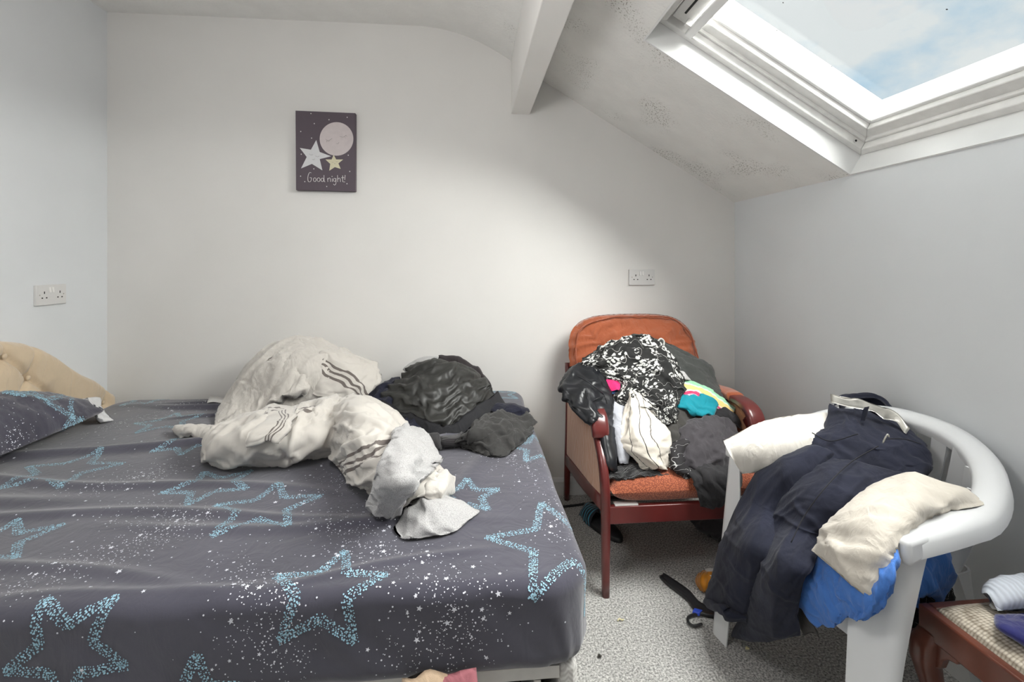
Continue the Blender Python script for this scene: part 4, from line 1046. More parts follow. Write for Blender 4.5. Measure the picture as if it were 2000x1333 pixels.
    for sv in (1, -1):
        leg('front_leg', -0.020 if sv > 0 else 0.035, sv * 0.305, -0.115 if sv > 0 else -0.045, sv * 0.300, sv, 1, 0.628, (0.125, 0.075) if sv > 0 else (0.08, 0.085), (0.080, 0.030))
        du = 0.0 if sv > 0 else 0.055
        bevel(G().hexa([CP(q[0] + du, q[1], q[2]) for q in ((-0.026, sv * 0.228, 0.600), (0.05, sv * 0.228, 0.612), (0.05, sv * 0.312, 0.600), (-0.026, sv * 0.312, 0.585), (-0.026, sv * 0.232, 0.648), (0.05, sv * 0.232, 0.652), (0.05, sv * 0.310, 0.650), (-0.026, sv * 0.310, 0.646))]).ob('arm_end', M['resin'], o_), 0.012, 4)
        leg('rear_leg', 0.43, sv * 0.19, 0.475, sv * 0.215, sv, -1, 0.42, (0.06, 0.07), (0.045, 0.05))
garden_chair()

# ------------------------------------------------------------------ dining stool, lower right
def stool():
    x0, x1, y1, y0, zt = 1.072, 1.462, 1.035, 0.60, 0.452
    o_ = thing('dining_stool', ((x0 + x1) / 2, (y0 + y1) / 2, 0), 'mahogany cabriole-leg stool with beige woven seat at the lower right corner', 'stool')
    rh = 0.066; t = 0.024
    bevel(G().box((x0, y0, zt - rh), (x0 + t, y1, zt)).ob('seat_rail', M['mahog'], o_), 0.004)
    bevel(G().box((x1 - t, y0, zt - rh), (x1, y1, zt)).ob('seat_rail', M['mahog'], o_), 0.004)
    bevel(G().box((x0 + t, y1 - t, zt - rh), (x1 - t, y1, zt)).ob('seat_rail', M['mahog'], o_), 0.004)
    bevel(G().box((x0 + t, y0, zt - rh), (x1 - t, y0 + t, zt)).ob('seat_rail', M['mahog'], o_), 0.004)
    for cx, cy, sx, sy in ((x0, y1, 1, -1), (x1, y1, -1, -1), (x0, y0, 1, 1), (x1, y0, -1, 1)):
        rings = []
        for z, off, r in ((zt - rh + 0.012, 0.020, 0.026), (zt - rh - 0.02, 0.012, 0.030), (zt - rh - 0.06, 0.010, 0.028), (zt - rh - 0.12, 0.018, 0.022), (0.16, 0.026, 0.017), (0.06, 0.026, 0.015), (0.03, 0.020, 0.019), (0.0, 0.018, 0.023)):
            rings.append(ring8((cx + sx * off, cy + sy * off, z), (1, 0, 0), (0, 1, 0), r, r, 14, 2.6))
        lg = G().loft(rings).ob('leg', M['mahog'], o_, smooth=True)
        for ax, sg in (((1, 0, 0), sx), ((0, 1, 0), sy)):       # scrolled ear bracket each side of the knee
            a = np.array(ax, float) * sg; c = np.array([cx + sx * 0.016, cy + sy * 0.016, 0])
            pr = [(0.0, zt - rh + 0.004), (0.072, zt - rh + 0.004), (0.070, zt - rh - 0.012), (0.050, zt - rh - 0.018), (0.038, zt - rh - 0.030), (0.030, zt - rh - 0.055), (0.0, zt - rh - 0.075)]
            th = np.cross(a, (0, 0, 1)) * 0.010
            bevel(G().prism([c + a * d + np.array([0, 0, z]) - th for d, z in pr], th * 2).ob('knee_bracket', M['mahog'], lg), 0.003)
    wv, N, L, b = new_mat('beige_rope_weave')
    tc = N.new('ShaderNodeTexCoord'); mp = N.new('ShaderNodeMapping'); mp.inputs['Scale'].default_value = (95, 150, 95); L.new(tc.outputs['Object'], mp.inputs['Vector'])
    v = N.new('ShaderNodeTexVoronoi'); v.inputs['Scale'].default_value = 1.0; v.inputs['Randomness'].default_value = 0.22; L.new(mp.outputs[0], v.inputs['Vector'])
    r = N.new('ShaderNodeValToRGB'); r.color_ramp.elements[0].position = 0.25; r.color_ramp.elements[0].color = rgb(212, 202, 186) + (1,); r.color_ramp.elements[1].position = 0.75; r.color_ramp.elements[1].color = rgb(128, 116, 100) + (1,)
    L.new(v.outputs['Distance'], r.inputs['Fac']); L.new(r.outputs['Color'], b.inputs['Base Color'])
    bp = N.new('ShaderNodeBump'); bp.invert = True; bp.inputs['Strength'].default_value = 0.8; bp.inputs['Distance'].default_value = 0.003; L.new(v.outputs['Distance'], bp.inputs['Height']); L.new(bp.outputs['Normal'], b.inputs['Normal']); b.inputs['Roughness'].default_value = 0.9
    xi0, xi1, yi0, yi1 = x0 + 0.024, x1 - 0.024, y0 + 0.024, y1 - 0.024
    V = []; nu, nv = 40, 40
    for a in np.linspace(-1, 1, nu):
        for c in np.linspace(-1, 1, nv):
            k = (1 - abs(a) ** 5) * (1 - abs(c) ** 5)
            V.append((0.5 * (xi0 + xi1) + a * 0.5 * (xi1 - xi0), 0.5 * (yi0 + yi1) + c * 0.5 * (yi1 - yi0), zt - 0.012 + 0.028 * k ** 0.45))
    pad = mesh('woven_seat', V, grid_faces(nu, nv), wv, o_, smooth=True, label='beige rope-woven seat'); pad.modifiers.new('thick', 'SOLIDIFY').thickness = 0.01
stool()

# ------------------------------------------------------------------ clothes on the bed
GREY_C = rgb(205, 200, 193)
STR_C = rgb(112, 104, 100)
M['track'] = weave_mat('pale_grey_fleece', GREY_C, 0.92, 600.0, 0.3, 0.4, 0.05, 7.0)
M['track_sleeve'] = stripes_mat('pale_grey_fleece_sleeve_stripes', GREY_C, [(0.42, 0.46, STR_C), (0.51, 0.55, STR_C), (0.60, 0.64, STR_C)])
M['track_leg'] = stripes_mat('pale_grey_fleece_leg_stripes', GREY_C, [(0.76, 0.79, STR_C), (0.83, 0.86, STR_C), (0.90, 0.93, STR_C)], ulim=(0.42, 0.93))
M['track_shin'] = stripes_mat('pale_grey_fleece_cross_stripes', GREY_C, [(0.47, 0.488, STR_C), (0.515, 0.533, STR_C), (0.56, 0.578, STR_C)], axis='X')
M['track_cuff'] = stripes_mat('pale_grey_fleece_cuff_stripes', GREY_C, [(0.50, 0.54, STR_C), (0.60, 0.64, STR_C), (0.70, 0.74, STR_C)], axis='X')
def bedclothes():
    t = thing('tracksuit_jacket', B(600, 800), 'pale grey fleece tracksuit jacket with dark stripes, domed against the back wall', 'tracksuit jacket')
    rows = [[B(418, 842, .004), B(490, 822, .015), P(565, 800, 2.13), P(650, 785, 2.14), P(728, 776, 2.2)],
            [P(432, 795, 2.22), P(482, 762, 2.17), P(560, 728, 2.14), P(650, 725, 2.17), P(742, 742, 2.24)],
            [P(462, 762, 2.31), P(500, 712, 2.25), P(566, 682, 2.23), P(650, 688, 2.26), P(738, 718, 2.31)],
            [P(488, 750, 2.42), P(528, 692, 2.36), P(590, 670, 2.36), P(655, 680, 2.38), P(722, 708, 2.40)],
            [P(500, 765, 2.46), P(540, 752, 2.47), P(600, 750, 2.475), P(655, 752, 2.475), P(715, 758, 2.46)]]
    soft('body', rows, 0.02, M['track'], t, res=0.0075, excess=0.06, hold=0.03, iters=80, seed=1, rough=1.0, wl=1.3, fold=[(70, 8.0, 0.022), (35, 14.0, 0.010)])
    rows = [[P(640, 684, 2.245), P(612, 700, 2.20), P(600, 738, 2.165)], [P(692, 700, 2.25), P(655, 728, 2.165), P(606, 762, 2.135)],
            [P(738, 726, 2.27), P(692, 755, 2.155), P(645, 776, 2.115)], [P(744, 746, 2.26), P(716, 772, 2.16), P(682, 788, 2.12)]]
    soft('sleeve', rows[:], 0.05, M['track_sleeve'], t, res=0.008, excess=0.08, hold=0.03, iters=80, seed=2, rough=1.1, prof='tube', normuv=True)
    rows = [[P(600, 690, 2.22), P(520, 706, 2.20), P(470, 770, 2.20)], [P(612, 728, 2.15), P(560, 742, 2.12), P(500, 792, 2.13)], [P(598, 768, 2.11), P(560, 782, 2.09), P(520, 806, 2.09)]]
    soft('sleeve', rows, 0.06, M['track'], t, res=0.009, excess=0.12, hold=0.025, iters=90, seed=31, rough=1.0, wl=1.2, fold=[(80, 10.0, 0.022), (60, 20.0, 0.006)], prof='tube')
    rows = [[B(425, 838, .01), B(445, 845, .02), B(470, 838, .03)], [P(440, 800, 2.2), P(455, 812, 2.12), P(478, 800, 2.13)], [P(462, 772, 2.28), P(474, 775, 2.2), P(492, 765, 2.2)]]
    soft('hem', rows, 0.03, M['track'], t, res=0.009, excess=0.12, seed=12, rough=1.3)

    t = thing('tracksuit_bottoms', B(600, 880), 'pale grey fleece tracksuit bottoms with dark stripes, legs sprawled across the sheet', 'tracksuit bottoms')
    rows = [[B(412, 893, .004), B(406, 868, .05), B(425, 845, .05)], [B(445, 905, .004), B(430, 865, .08), B(460, 828, .09)],
            [B(510, 905, .004), B(505, 862, .10), B(520, 808, .12)], [B(570, 900, .004), B(570, 858, .10), B(580, 806, .13)],
            [B(620, 888, .004), B(630, 850, .09), B(630, 804, .12)], [B(655, 880, .004), B(668, 850, .07), B(668, 806, .10)]]
    soft('leg', rows, 0.10, M['track_leg'], t, res=0.0065, excess=0.10, hold=0.024, iters=90, seed=4, rough=1.1, fold=[(35, 12.0, 0.016), (70, 22.0, 0.008), (-30, 30.0, 0.004)], prof='tube', normuv=True, floor=BED_Z + 0.004)
    rows = [[B(640, 812, .08), B(690, 782, .13), B(752, 800, .05)], [B(640, 850, .05), B(705, 815, .15), B(790, 838, .03)],
            [B(652, 895, .02), B(728, 865, .13), B(812, 872, .02)], [B(678, 932, .01), B(752, 905, .11), B(838, 908, .015)],
            [B(725, 962, .005), B(792, 942, .085), B(868, 932, .01)], [B(775, 982, .005), B(832, 968, .06), B(888, 950, .006)]]
    soft('leg', rows, 0.09, M['track_shin'], t, res=0.0065, excess=0.10, hold=0.024, iters=90, seed=5, rough=1.1, fold=[(80, 12.0, 0.016), (50, 22.0, 0.008), (-30, 30.0, 0.004)], prof='tube', normuv=True, floor=BED_Z + 0.004)
    rows = [[B(470, 872, .06), B(476, 838, .10), B(500, 812, .10)], [B(560, 856, .105), B(566, 822, .13), B(590, 792, .13)], [B(640, 835, .10), B(648, 806, .13), B(655, 782, .13)], [B(690, 822, .10), B(698, 796, .13), B(700, 774, .12)]]
    soft('waist', rows, 0.05, M['track'], t, res=0.009, excess=0.14, hold=0.024, iters=90, seed=6, rough=1.4)
    rows = [[B(484, 868, .12), B(492, 842, .15), B(520, 815, .15)], [B(515, 866, .125), B(535, 832, .16), B(548, 806, .155)], [B(548, 864, .125), B(566, 826, .165), B(580, 798, .16)]]
    soft('cuff', rows, 0.025, M['track_cuff'], t, res=0.008, excess=0.06, seed=61, rough=0.8, normuv=True)
    rows = [[B(344, 856, .004), B(340, 842, .022), B(348, 834, .02)], [B(385, 860, .004), B(386, 842, .035), B(388, 832, .03)], [B(432, 860, .005), B(432, 842, .04), B(432, 832, .035)]]
    soft('ankle_cuff', rows, 0.035, M['track'], t, res=0.008, excess=0.08, seed=7, rough=0.8, prof='tube', floor=BED_Z + 0.004)
    g = G(); g.tube(spline([B(652, 880, .012), B(644, 885, .01), B(648, 893, .012), B(662, 892, .012), B(668, 884, .014)], 24), 0.003, 8); g.ob('drawcord', M['track'], t, smooth=True)

    M['towel'] = fleck_mat('pale_grey_terry', rgb(190, 189, 189), rgb(158, 156, 156), 420.0)
    t = thing('towel', B(830, 980), 'pale grey terry towel twisted over the tracksuit leg, its end fanned on the sheet', 'towel')
    rows = [[B(778, 834, .13), B(800, 836, .13), B(826, 850, .09)], [B(766, 862, .15), B(808, 864, .145), B(848, 878, .07)], [B(744, 905, .15), B(800, 898, .165), B(856, 905, .07)],
            [B(736, 940, .11), B(785, 936, .15), B(842, 925, .10)], [B(728, 975, .05), B(775, 968, .10), B(808, 956, .11)], [B(722, 1000, .008), B(755, 1010, .02), B(785, 1006, .03)]]
    soft('twisted_length', rows, 0.028, M['towel'], t, res=0.008, excess=0.10, hold=0.03, iters=80, seed=9, rough=1.2, floor=BED_Z + 0.004)
    rows = [[B(790, 998, .02), B(800, 985, .045), B(845, 976, .05), B(896, 978, .02)], [B(772, 1028, .006), B(815, 1008, .035), B(865, 992, .045), B(926, 996, .006)], [B(785, 1046, .004), B(825, 1034, .02), B(875, 1022, .02), B(930, 1004, .004)], [B(802, 1055, .004), B(838, 1048, .006), B(885, 1036, .006), B(922, 1012, .004)]]
    soft('fanned_end', rows, 0.014, M['towel'], t, res=0.007, excess=0.06, hold=0.04, iters=60, seed=10, rough=0.8, floor=BED_Z + 0.004)
    rows = [[B(852, 918, .08), B(872, 925, .075), B(890, 942, .03)], [B(836, 945, .09), B(864, 950, .075), B(890, 960, .02)], [B(826, 970, .065), B(850, 976, .05), B(874, 980, .012)]]
    soft('folded_corner', rows, 0.02, M['track'], t, res=0.007, excess=0.10, seed=11, rough=0.9, floor=BED_Z + 0.004)

    # dark heap
    M['satin'] = mat('black_satin', (0.026, 0.026, 0.024), 0.46, 0.2, 10.0, spec=0.5)
    M['band'] = weave_mat('black_elastic', (0.022, 0.022, 0.025), 0.75, 900.0, 0.3, 0.1)
    M['navy'] = weave_mat('navy_jersey', (0.012, 0.013, 0.026), 0.85, 600.0, 0.3, 0.1)
    M['black'] = weave_mat('black_cotton', (0.022, 0.021, 0.023), 0.85, 600.0, 0.3, 0.15)
    M['plum'] = weave_mat('faded_plum_black_cotton', (0.040, 0.034, 0.036), 0.88, 600.0, 0.3, 0.15)
    M['charcoal'] = weave_mat('charcoal_cotton', (0.040, 0.039, 0.038), 0.88, 600.0, 0.3, 0.15)
    M['ribbed'] = ribs_mat('black_rib_knit', (0.035, 0.032, 0.035), 120.0, 'Y', 0.6, 0.9, 0.002, dark=0.45)
    t = thing('black_skirt', B(860, 840), 'black satin skirt with a broad elastic waistband, topmost of the dark heap on the bed', 'skirt')
    rows = [[P(738, 800, 2.02), P(792, 826, 1.95), P(852, 850, 1.88), P(912, 834, 1.92), P(980, 792, 2.06)],
            [P(748, 775, 2.06), P(800, 795, 1.98), P(856, 822, 1.91), P(906, 806, 1.95), P(968, 772, 2.09)],
            [P(768, 752, 2.13), P(812, 762, 2.04), P(860, 782, 1.98), P(906, 772, 2.02), P(956, 755, 2.14)],
            [P(786, 738, 2.22), P(822, 732, 2.13), P(864, 742, 2.08), P(908, 742, 2.11), P(946, 742, 2.21)],
            [P(800, 726, 2.31), P(830, 712, 2.24), P(866, 709, 2.22), P(902, 720, 2.24), P(938, 742, 2.30)],
            [P(805, 760, 2.42), P(835, 752, 2.43), P(868, 750, 2.43), P(905, 752, 2.43), P(936, 760, 2.42)]]
    soft('body', rows, 0.014, M['satin'], t, res=0.0085, excess=0.10, hold=0.025, iters=90, seed=21, rough=1.1, fold=[(80, 12.0, 0.022), (65, 24.0, 0.008)])
    rows = [[P(735, 806, 2.00), P(790, 835, 1.925), P(852, 858, 1.855), P(915, 840, 1.895), P(986, 792, 2.04)],
            [P(742, 778, 2.03), P(796, 805, 1.945), P(854, 832, 1.875), P(908, 812, 1.915), P(972, 766, 2.065)]]
    soft('waistband', rows, 0.010, M['band'], t, res=0.009, excess=0.02, hold=0.08, iters=40, seed=22, rough=0.3)
    rows = [[P(856, 722, 2.36), P(890, 722, 2.34), P(930, 740, 2.34), P(958, 765, 2.32)], [P(860, 698, 2.38), P(893, 702, 2.36), P(932, 724, 2.36), P(958, 752, 2.35)], [P(864, 735, 2.45), P(895, 735, 2.46), P(928, 745, 2.46), P(952, 765, 2.44)]]
    soft('plum_jumper', rows, 0.02, M['plum'], res=0.009, excess=0.08, seed=23, rough=0.9, label='faded plum-black jumper showing behind the black satin skirt', cat='jumper')
    rows = [[P(714, 780, 2.10), P(745, 755, 2.16), P(785, 738, 2.22)], [P(730, 800, 2.02), P(762, 780, 2.06), P(795, 765, 2.12)], [P(752, 818, 1.98), P(785, 815, 1.98), P(812, 805, 2.03)], [B(782, 845, .004), B(810, 848, .01), B(835, 842, .02)]]
    soft('navy_hoodie', rows, 0.05, M['navy'], res=0.009, excess=0.15, seed=24, rough=1.4, label='navy hoodie bunched at the left end of the dark heap', cat='hoodie')
    t = thing('ribbed_sweater', B(860, 868), 'black ribbed sweater cuffs poking out under the satin skirt', 'sweater')
    soft('cuff', [[B(832, 846, .03), B(846, 850, .04), B(860, 850, .03)], [B(836, 866, .015), B(848, 868, .03), B(862, 864, .02)], [B(845, 880, .004), B(854, 880, .01), B(862, 874, .006)]], 0.035, M['ribbed'], t, res=0.006, excess=0.05, seed=25, rough=0.4, prof='tube')
    soft('sleeve', [[B(860, 855, .03), B(862, 866, .025), B(864, 872, .004)], [B(885, 850, .03), B(888, 864, .025), B(888, 870, .004)], [B(908, 842, .03), B(908, 858, .025), B(908, 866, .004)]], 0.03, M['ribbed'], t, res=0.006, excess=0.05, seed=26, rough=0.4, prof='tube')
    rows = [[B(905, 845, .06), B(945, 818, .06), B(990, 802, .045), B(1022, 800, .02)], [B(900, 862, .04), B(950, 840, .06), B(1000, 822, .05), B(1044, 822, .006)], [B(896, 874, .006), B(950, 862, .035), B(1005, 846, .04), B(1040, 842, .004)], [B(925, 884, .005), B(962, 890, .01), B(1000, 880, .01), B(1030, 858, .004)]]
    soft('black_t_shirt', rows, 0.016, M['charcoal'], res=0.008, excess=0.14, hold=0.024, iters=90, seed=27, rough=1.3, floor=BED_Z + 0.006, label='faded black t-shirt crumpled at the right end of the dark heap', cat='t-shirt')
    rows = [[B(955, 800, .05), B(968, 792, .06), B(985, 788, .05)], [B(985, 808, .05), B(1000, 797, .06), B(1012, 792, .05)], [B(1020, 816, .025), B(1030, 806, .035), B(1036, 800, .02)]]
    soft('navy_sock', rows, 0.028, M['navy'], res=0.007, excess=0.06, seed=28, rough=0.6, prof='tube', label='rolled navy sock lying on the faded black t-shirt', cat='sock')
    rows = [[P(792, 728, 2.38), P(822, 712, 2.38), P(856, 708, 2.38)], [P(788, 722, 2.42), P(820, 704, 2.43), P(858, 701, 2.43)], [P(800, 755, 2.46), P(825, 745, 2.47), P(856, 745, 2.47)]]
    soft('white_vest', rows, 0.014, M['towel'], res=0.009, excess=0.05, seed=29, rough=0.6, label='white vest edge showing behind the dark heap against the wall', cat='vest')

    # star-print pillow at the head of the bed and the white one below it
    rows = []
    for y, kx in ((2.11, 0.01), (1.85, 0.0), (1.58, 0.0), (1.33, 0.01)):
        dz = {2.11: -0.025, 1.85: 0.030, 1.58: 0.055, 1.33: 0.03}[y]
        rows.append([(-1.735 + kx, y, 0.745 + dz), (-1.69 + kx, y, 0.728 + dz), (-1.60, y, 0.69 + dz * .5), (-1.53 - kx, y, 0.648)])
    po = soft('starry_pillow', rows, 0.15, M['sheet'], res=0.011, excess=0.05, hold=0.04, iters=60, seed=33, rough=0.7, prof='pillow', squircle=16.0, floor=BED_Z + 0.012, label='plump pillow in dark starry case, leaning on the cream headboard', cat='pillow')
    dg = bpy.context.evaluated_depsgraph_get()
    from mathutils.bvhtree import BVHTree
    me = po.data; org = ORG[po]
    bvh = BVHTree.FromPolygons([tuple(Vector(v.co) + Vector(org)) for v in me.vertices], [tuple(p.vertices) for p in me.polygons if len(p.vertices) == 4])
    def on_pillow(pxs, sizes, mname, m, label, star=None):
        V, F = [], []
        for i, (x, y) in enumerate(pxs):
            r = ray(x, y); hit, nrm, idx, dist = bvh.ray_cast(Vector((0, 0, EYE)), Vector(r).normalized())
            if hit is None or dist is None: continue
            n = np.array(nrm); n = n if n.dot(r) < 0 else -n
            a = np.cross(n, (0, 0, 1.0)); a /= np.linalg.norm(a) + 1e-9; b_ = np.cross(n, a); c = np.array(hit) + n * 0.0015; n0 = len(V)
            for q in range(6): V.append(c + sizes[i] * (math.cos(q * math.pi / 3) * a + math.sin(q * math.pi / 3) * b_))
            F.append(tuple(n0 + q for q in range(6)))
        if V: mesh(mname, V, F, m, po, kind='stuff', label=label)
    def px_star(tips):
        out, sz = [], []
        for i in range(len(tips)):
            a, b_ = np.array(tips[i], float), np.array(tips[(i + 1) % len(tips)], float); d = b_ - a; L_ = np.linalg.norm(d); nn = np.array([-d[1], d[0]]) / L_
            for t_ in np.arange(0, L_, 2.4):
                for w in (-3.6, -1.2, 1.2, 3.6):
                    q = a + d * t_ / L_ + nn * w + rs_.uniform(-1, 1, 2); out.append(tuple(q)); sz.append(rs_.choice([0.0016, 0.0021, 0.0026]))
        return out, sz
    o1, s1 = px_star([(72, 774), (97, 780), (142, 770), (137, 796), (142, 815), (133, 826), (120, 848), (158, 818), (186, 842), (180, 812), (168, 790), (132, 800)][:9])
    on_pillow(o1, s1, 'large_star_print', M['print_blue'], 'pale blue dotted star print')
    o2, s2 = px_star([(5, 765), (48, 772), (62, 760), (70, 772)])
    on_pillow(o2, s2, 'large_star_print', M['print_blue'], 'pale blue dotted star print')
    pts = [(rs_.uniform(0, 200), rs_.uniform(756, 920)) for _ in range(110)] + [(30 + rs_.normal(0, 22), 870 + rs_.normal(0, 25)) for _ in range(170)]
    on_pillow(pts, [rs_.choice([0.0011, 0.0015, 0.002]) for _ in pts], 'small_star_print', M['print_white'], 'tiny white printed dots')
    rows = [[P(158, 778, 2.13), P(175, 790, 2.10), P(188, 815, 2.07)], [P(172, 782, 2.17), P(190, 800, 2.13), P(202, 826, 2.09)], [P(184, 788, 2.21), P(204, 810, 2.16), P(218, 824, 2.12)]]
    soft('white_pillow_sham', rows, 0.02, mat('white_cotton', (0.80, 0.80, 0.80), 0.9, 0.03), res=0.008, excess=0.18, seed=34, rough=1.5, label='ragged white pillow frill poking out beside the starry pillow', cat='pillow frill')
bedclothes()

# ------------------------------------------------------------------ clothes on the armchair
def A(px, py, off=0.0):
    return P(px, py, 2.20 - 0.40 * (py - 660) / 265.0 - off)
def heap(rows): return [[A(*p) for p in r] for r in rows]
def armchair_clothes():
    fl = floral_mat('black_floral_viscose', (0.022, 0.022, 0.022), (0.62, 0.62, 0.60), 26.0, 0.52)
    rows = heap([[(1157, 686, .0), (1186, 669, .01), (1226, 659, .01), (1266, 662, .01), (1300, 686, .0)],
                 [(1136, 708, .02), (1185, 691, .05), (1236, 682, .06), (1286, 690, .05), (1322, 712, .02)],
                 [(1150, 724, .03), (1200, 722, .06), (1250, 714, .08), (1300, 716, .07), (1333, 738, .03)],
                 [(1200, 752, .05), (1224, 746, .08), (1262, 744, .09), (1306, 746, .08), (1337, 760, .04)],
                 [(1196, 786, .06), (1228, 772, .09), (1266, 774, .09), (1302, 776, .08), (1328, 778, .05)],
                 [(1252, 800, .085), (1270, 800, .09), (1288, 800, .09), (1304, 800, .08), (1318, 800, .06)],
                 [(1288, 828, .075), (1295, 829, .08), (1302, 829, .08), (1309, 827, .075), (1315, 822, .06)]])
    soft('floral_dress', rows, 0.016, fl, res=0.006, excess=0.12, hold=0.022, iters=100, seed=41, rough=1.1, fold=[(70, 10.0, 0.020), (40, 20.0, 0.010), (-40, 30.0, 0.005)], label='black dress with white floral sprigs on top of the armchair pile', cat='dress')
    # stuffing garments below, in the order they lie
    M['greycoat'] = weave_mat('dark_green_grey_cotton', (0.055, 0.058, 0.055), 0.9, 600.0, 0.3, 0.2)
    rows = heap([[(1205, 668, -.04), (1250, 655, -.05), (1288, 668, -.05)], [(1270, 706, -.03), (1312, 692, -.03), (1346, 696, -.06)], [(1300, 740, -.03), (1348, 722, -.01), (1384, 716, -.06)], [(1330, 772, -.03), (1374, 752, .0), (1402, 754, -.05)], [(1352, 802, -.03), (1396, 786, .01), (1419, 788, -.04)]])
    soft('dark_grey_trousers', rows, 0.05, M['greycoat'], res=0.009, excess=0.08, seed=42, rough=0.8, label='dark green-grey trousers sloping down the right of the armchair pile', cat='trousers')
    M['leather'] = mat('black_leather', (0.010, 0.011, 0.014), 0.32, 0.25, 14.0, 0.12, 260.0, spec=0.6)
    t = thing('leather_jacket', A(1140, 800), 'shiny black leather jacket slumped over the left arm of the armchair', 'jacket')
    rows = heap([[(1106, 738, .0), (1126, 717, .0), (1148, 718, .02), (1166, 731, .02)], [(1097, 762, .02), (1122, 748, .05), (1152, 748, .06), (1180, 760, .04)], [(1105, 786, .05), (1132, 782, .09), (1162, 784, .09), (1187, 786, .05)],
                 [(1120, 802, .08), (1146, 808, .11), (1174, 812, .10), (1194, 816, .05)], [(1148, 818, .10), (1164, 826, .11), (1182, 832, .09), (1198, 838, .05)]])
    soft('body', rows, 0.05, M['leather'], t, res=0.009, excess=0.14, hold=0.022, iters=100, seed=43, rough=1.6, prof='flat')
    rows = heap([[(1168, 822, .08), (1182, 830, .09), (1198, 836, .06)], [(1172, 862, .06), (1184, 866, .08), (1200, 870, .05)], [(1178, 900, .02), (1190, 910, .05), (1206, 916, .03)]])
    soft('sleeve', rows, 0.03, M['leather'], t, res=0.008, excess=0.12, seed=44, rough=1.2, prof='tube')
    for a, b_ in (((1128, 735), (1178, 770)), ((1178, 770), (1186, 790)), ((1140, 755), (1156, 812)), ((1150, 790), (1180, 775))):
        G().tube(spline([A(*a, .11), A((a[0] + b_[0]) / 2, (a[1] + b_[1]) / 2 - 3, .13), A(*b_, .11)], 12), 0.0022, 6).ob('seam', M['leather'], t, smooth=True)
    rows = heap([[(1172, 738, .03), (1188, 722, .02), (1206, 726, .02)], [(1182, 752, .045), (1196, 744, .05), (1211, 748, .05)], [(1196, 766, .05), (1206, 764, .06), (1214, 762, .05)]])
    soft('pink_blouse', rows, 0.015, weave_mat('hot_pink_jersey', rgb(222, 46, 112), 0.8, 600.0, 0.2, 0.2), res=0.006, excess=0.15, seed=45, rough=0.8, label='hot pink blouse peeping out of the left side of the armchair pile', cat='blouse')
    rows = heap([[(1168, 728, .015), (1178, 732, .02), (1186, 738, .015)], [(1174, 750, .02), (1186, 754, .03), (1198, 756, .02)], [(1180, 770, .03), (1196, 770, .035), (1212, 768, .02)]])
    soft('denim_shirt', rows, 0.014, weave_mat('mid_blue_denim', rgb(84, 116, 168), 0.85, 700.0, 0.4, 0.1), res=0.006, excess=0.12, seed=46, rough=0.7, label='mid-blue denim shirt sliver between leather jacket and pink top', cat='shirt')
    rows = heap([[(1184, 794, .05), (1202, 788, .06), (1228, 784, .05)], [(1194, 826, .055), (1212, 826, .07), (1232, 826, .06)], [(1200, 866, .05), (1212, 868, .065), (1228, 868, .05)], [(1206, 902, .02), (1214, 906, .03), (1226, 906, .02)]])
    soft('pale_grey_jersey', rows, 0.03, weave_mat('pale_grey_marl', rgb(186, 188, 196), 0.9, 500.0, 0.3, 0.2), res=0.008, excess=0.07, seed=47, rough=0.7, label='smooth pale grey jersey beside the leather jacket on the armchair', cat='jersey')
    cf = stripes_mat('cream_fleece_black_piping', rgb(222, 214, 202), [(0.27, 0.285, (0.03, 0.03, 0.03)), (0.52, 0.535, (0.05, 0.045, 0.04)), (0.70, 0.715, (0.10, 0.09, 0.08))], rough=0.95, sheen=0.4, freq=220.0, strength=0.7)
    rows = heap([[(1222, 776, .075), (1240, 770, .085), (1264, 784, .075)], [(1220, 806, .075), (1248, 802, .10), (1282, 812, .08)], [(1212, 848, .07), (1248, 846, .11), (1302, 842, .08)], [(1216, 872, .05), (1258, 880, .10), (1310, 866, .07)], [(1246, 902, .045), (1276, 908, .07), (1313, 894, .05)], [(1262, 914, .03), (1288, 917, .04), (1316, 914, .03)]])
    soft('cream_fleece', rows, 0.025, cf, res=0.006, excess=0.09, hold=0.03, iters=80, seed=48, rough=1.0, fold=[(12, 14.0, 0.016), (-25, 24.0, 0.007)], normuv=True, label='cream fleece with thin black piping hanging down the front of the pile', cat='fleece')
    rows = heap([[(1338, 772, .04), (1362, 772, .04), (1386, 782, .03)], [(1322, 786, .055), (1358, 788, .06), (1400, 788, .045)], [(1332, 798, .055), (1362, 804, .065), (1398, 802, .05)], [(1352, 808, .05), (1370, 813, .05), (1392, 813, .045)]])
    soft('teal_top', rows, 0.025, weave_mat('teal_cotton', rgb(16, 136, 152), 0.75, 600.0, 0.2, 0.15), res=0.006, excess=0.16, hold=0.02, iters=90, seed=49, rough=1.2, label='bright teal top crumpled on the right of the armchair pile', cat='top')
    tw = stripes_mat('pastel_striped_cotton', rgb(232, 220, 206), [(0.0, 0.26, rgb(150, 206, 168)), (0.26, 0.34, rgb(205, 225, 210)), (0.34, 0.60, rgb(232, 200, 130)), (0.68, 0.80, rgb(220, 70, 110)), (0.80, 0.92, rgb(232, 190, 205))])
    rows = heap([[(1334, 738, .0), (1332, 754, .03), (1332, 774, .03)], [(1366, 750, .01), (1362, 765, .035), (1356, 782, .03)], [(1402, 772, .015), (1396, 784, .035), (1384, 794, .025)], [(1440, 798, .01), (1428, 806, .025), (1410, 808, .02)]])
    soft('striped_towel', rows, 0.018, tw, res=0.007, excess=0.08, seed=50, rough=0.8, normuv=True, label='pastel green, yellow and pink striped towel fanned on the pile', cat='towel')
    rows = heap([[(1326, 724, .03), (1336, 726, .04), (1346, 736, .02)], [(1322, 738, .03), (1334, 740, .04), (1346, 744, .02)]])
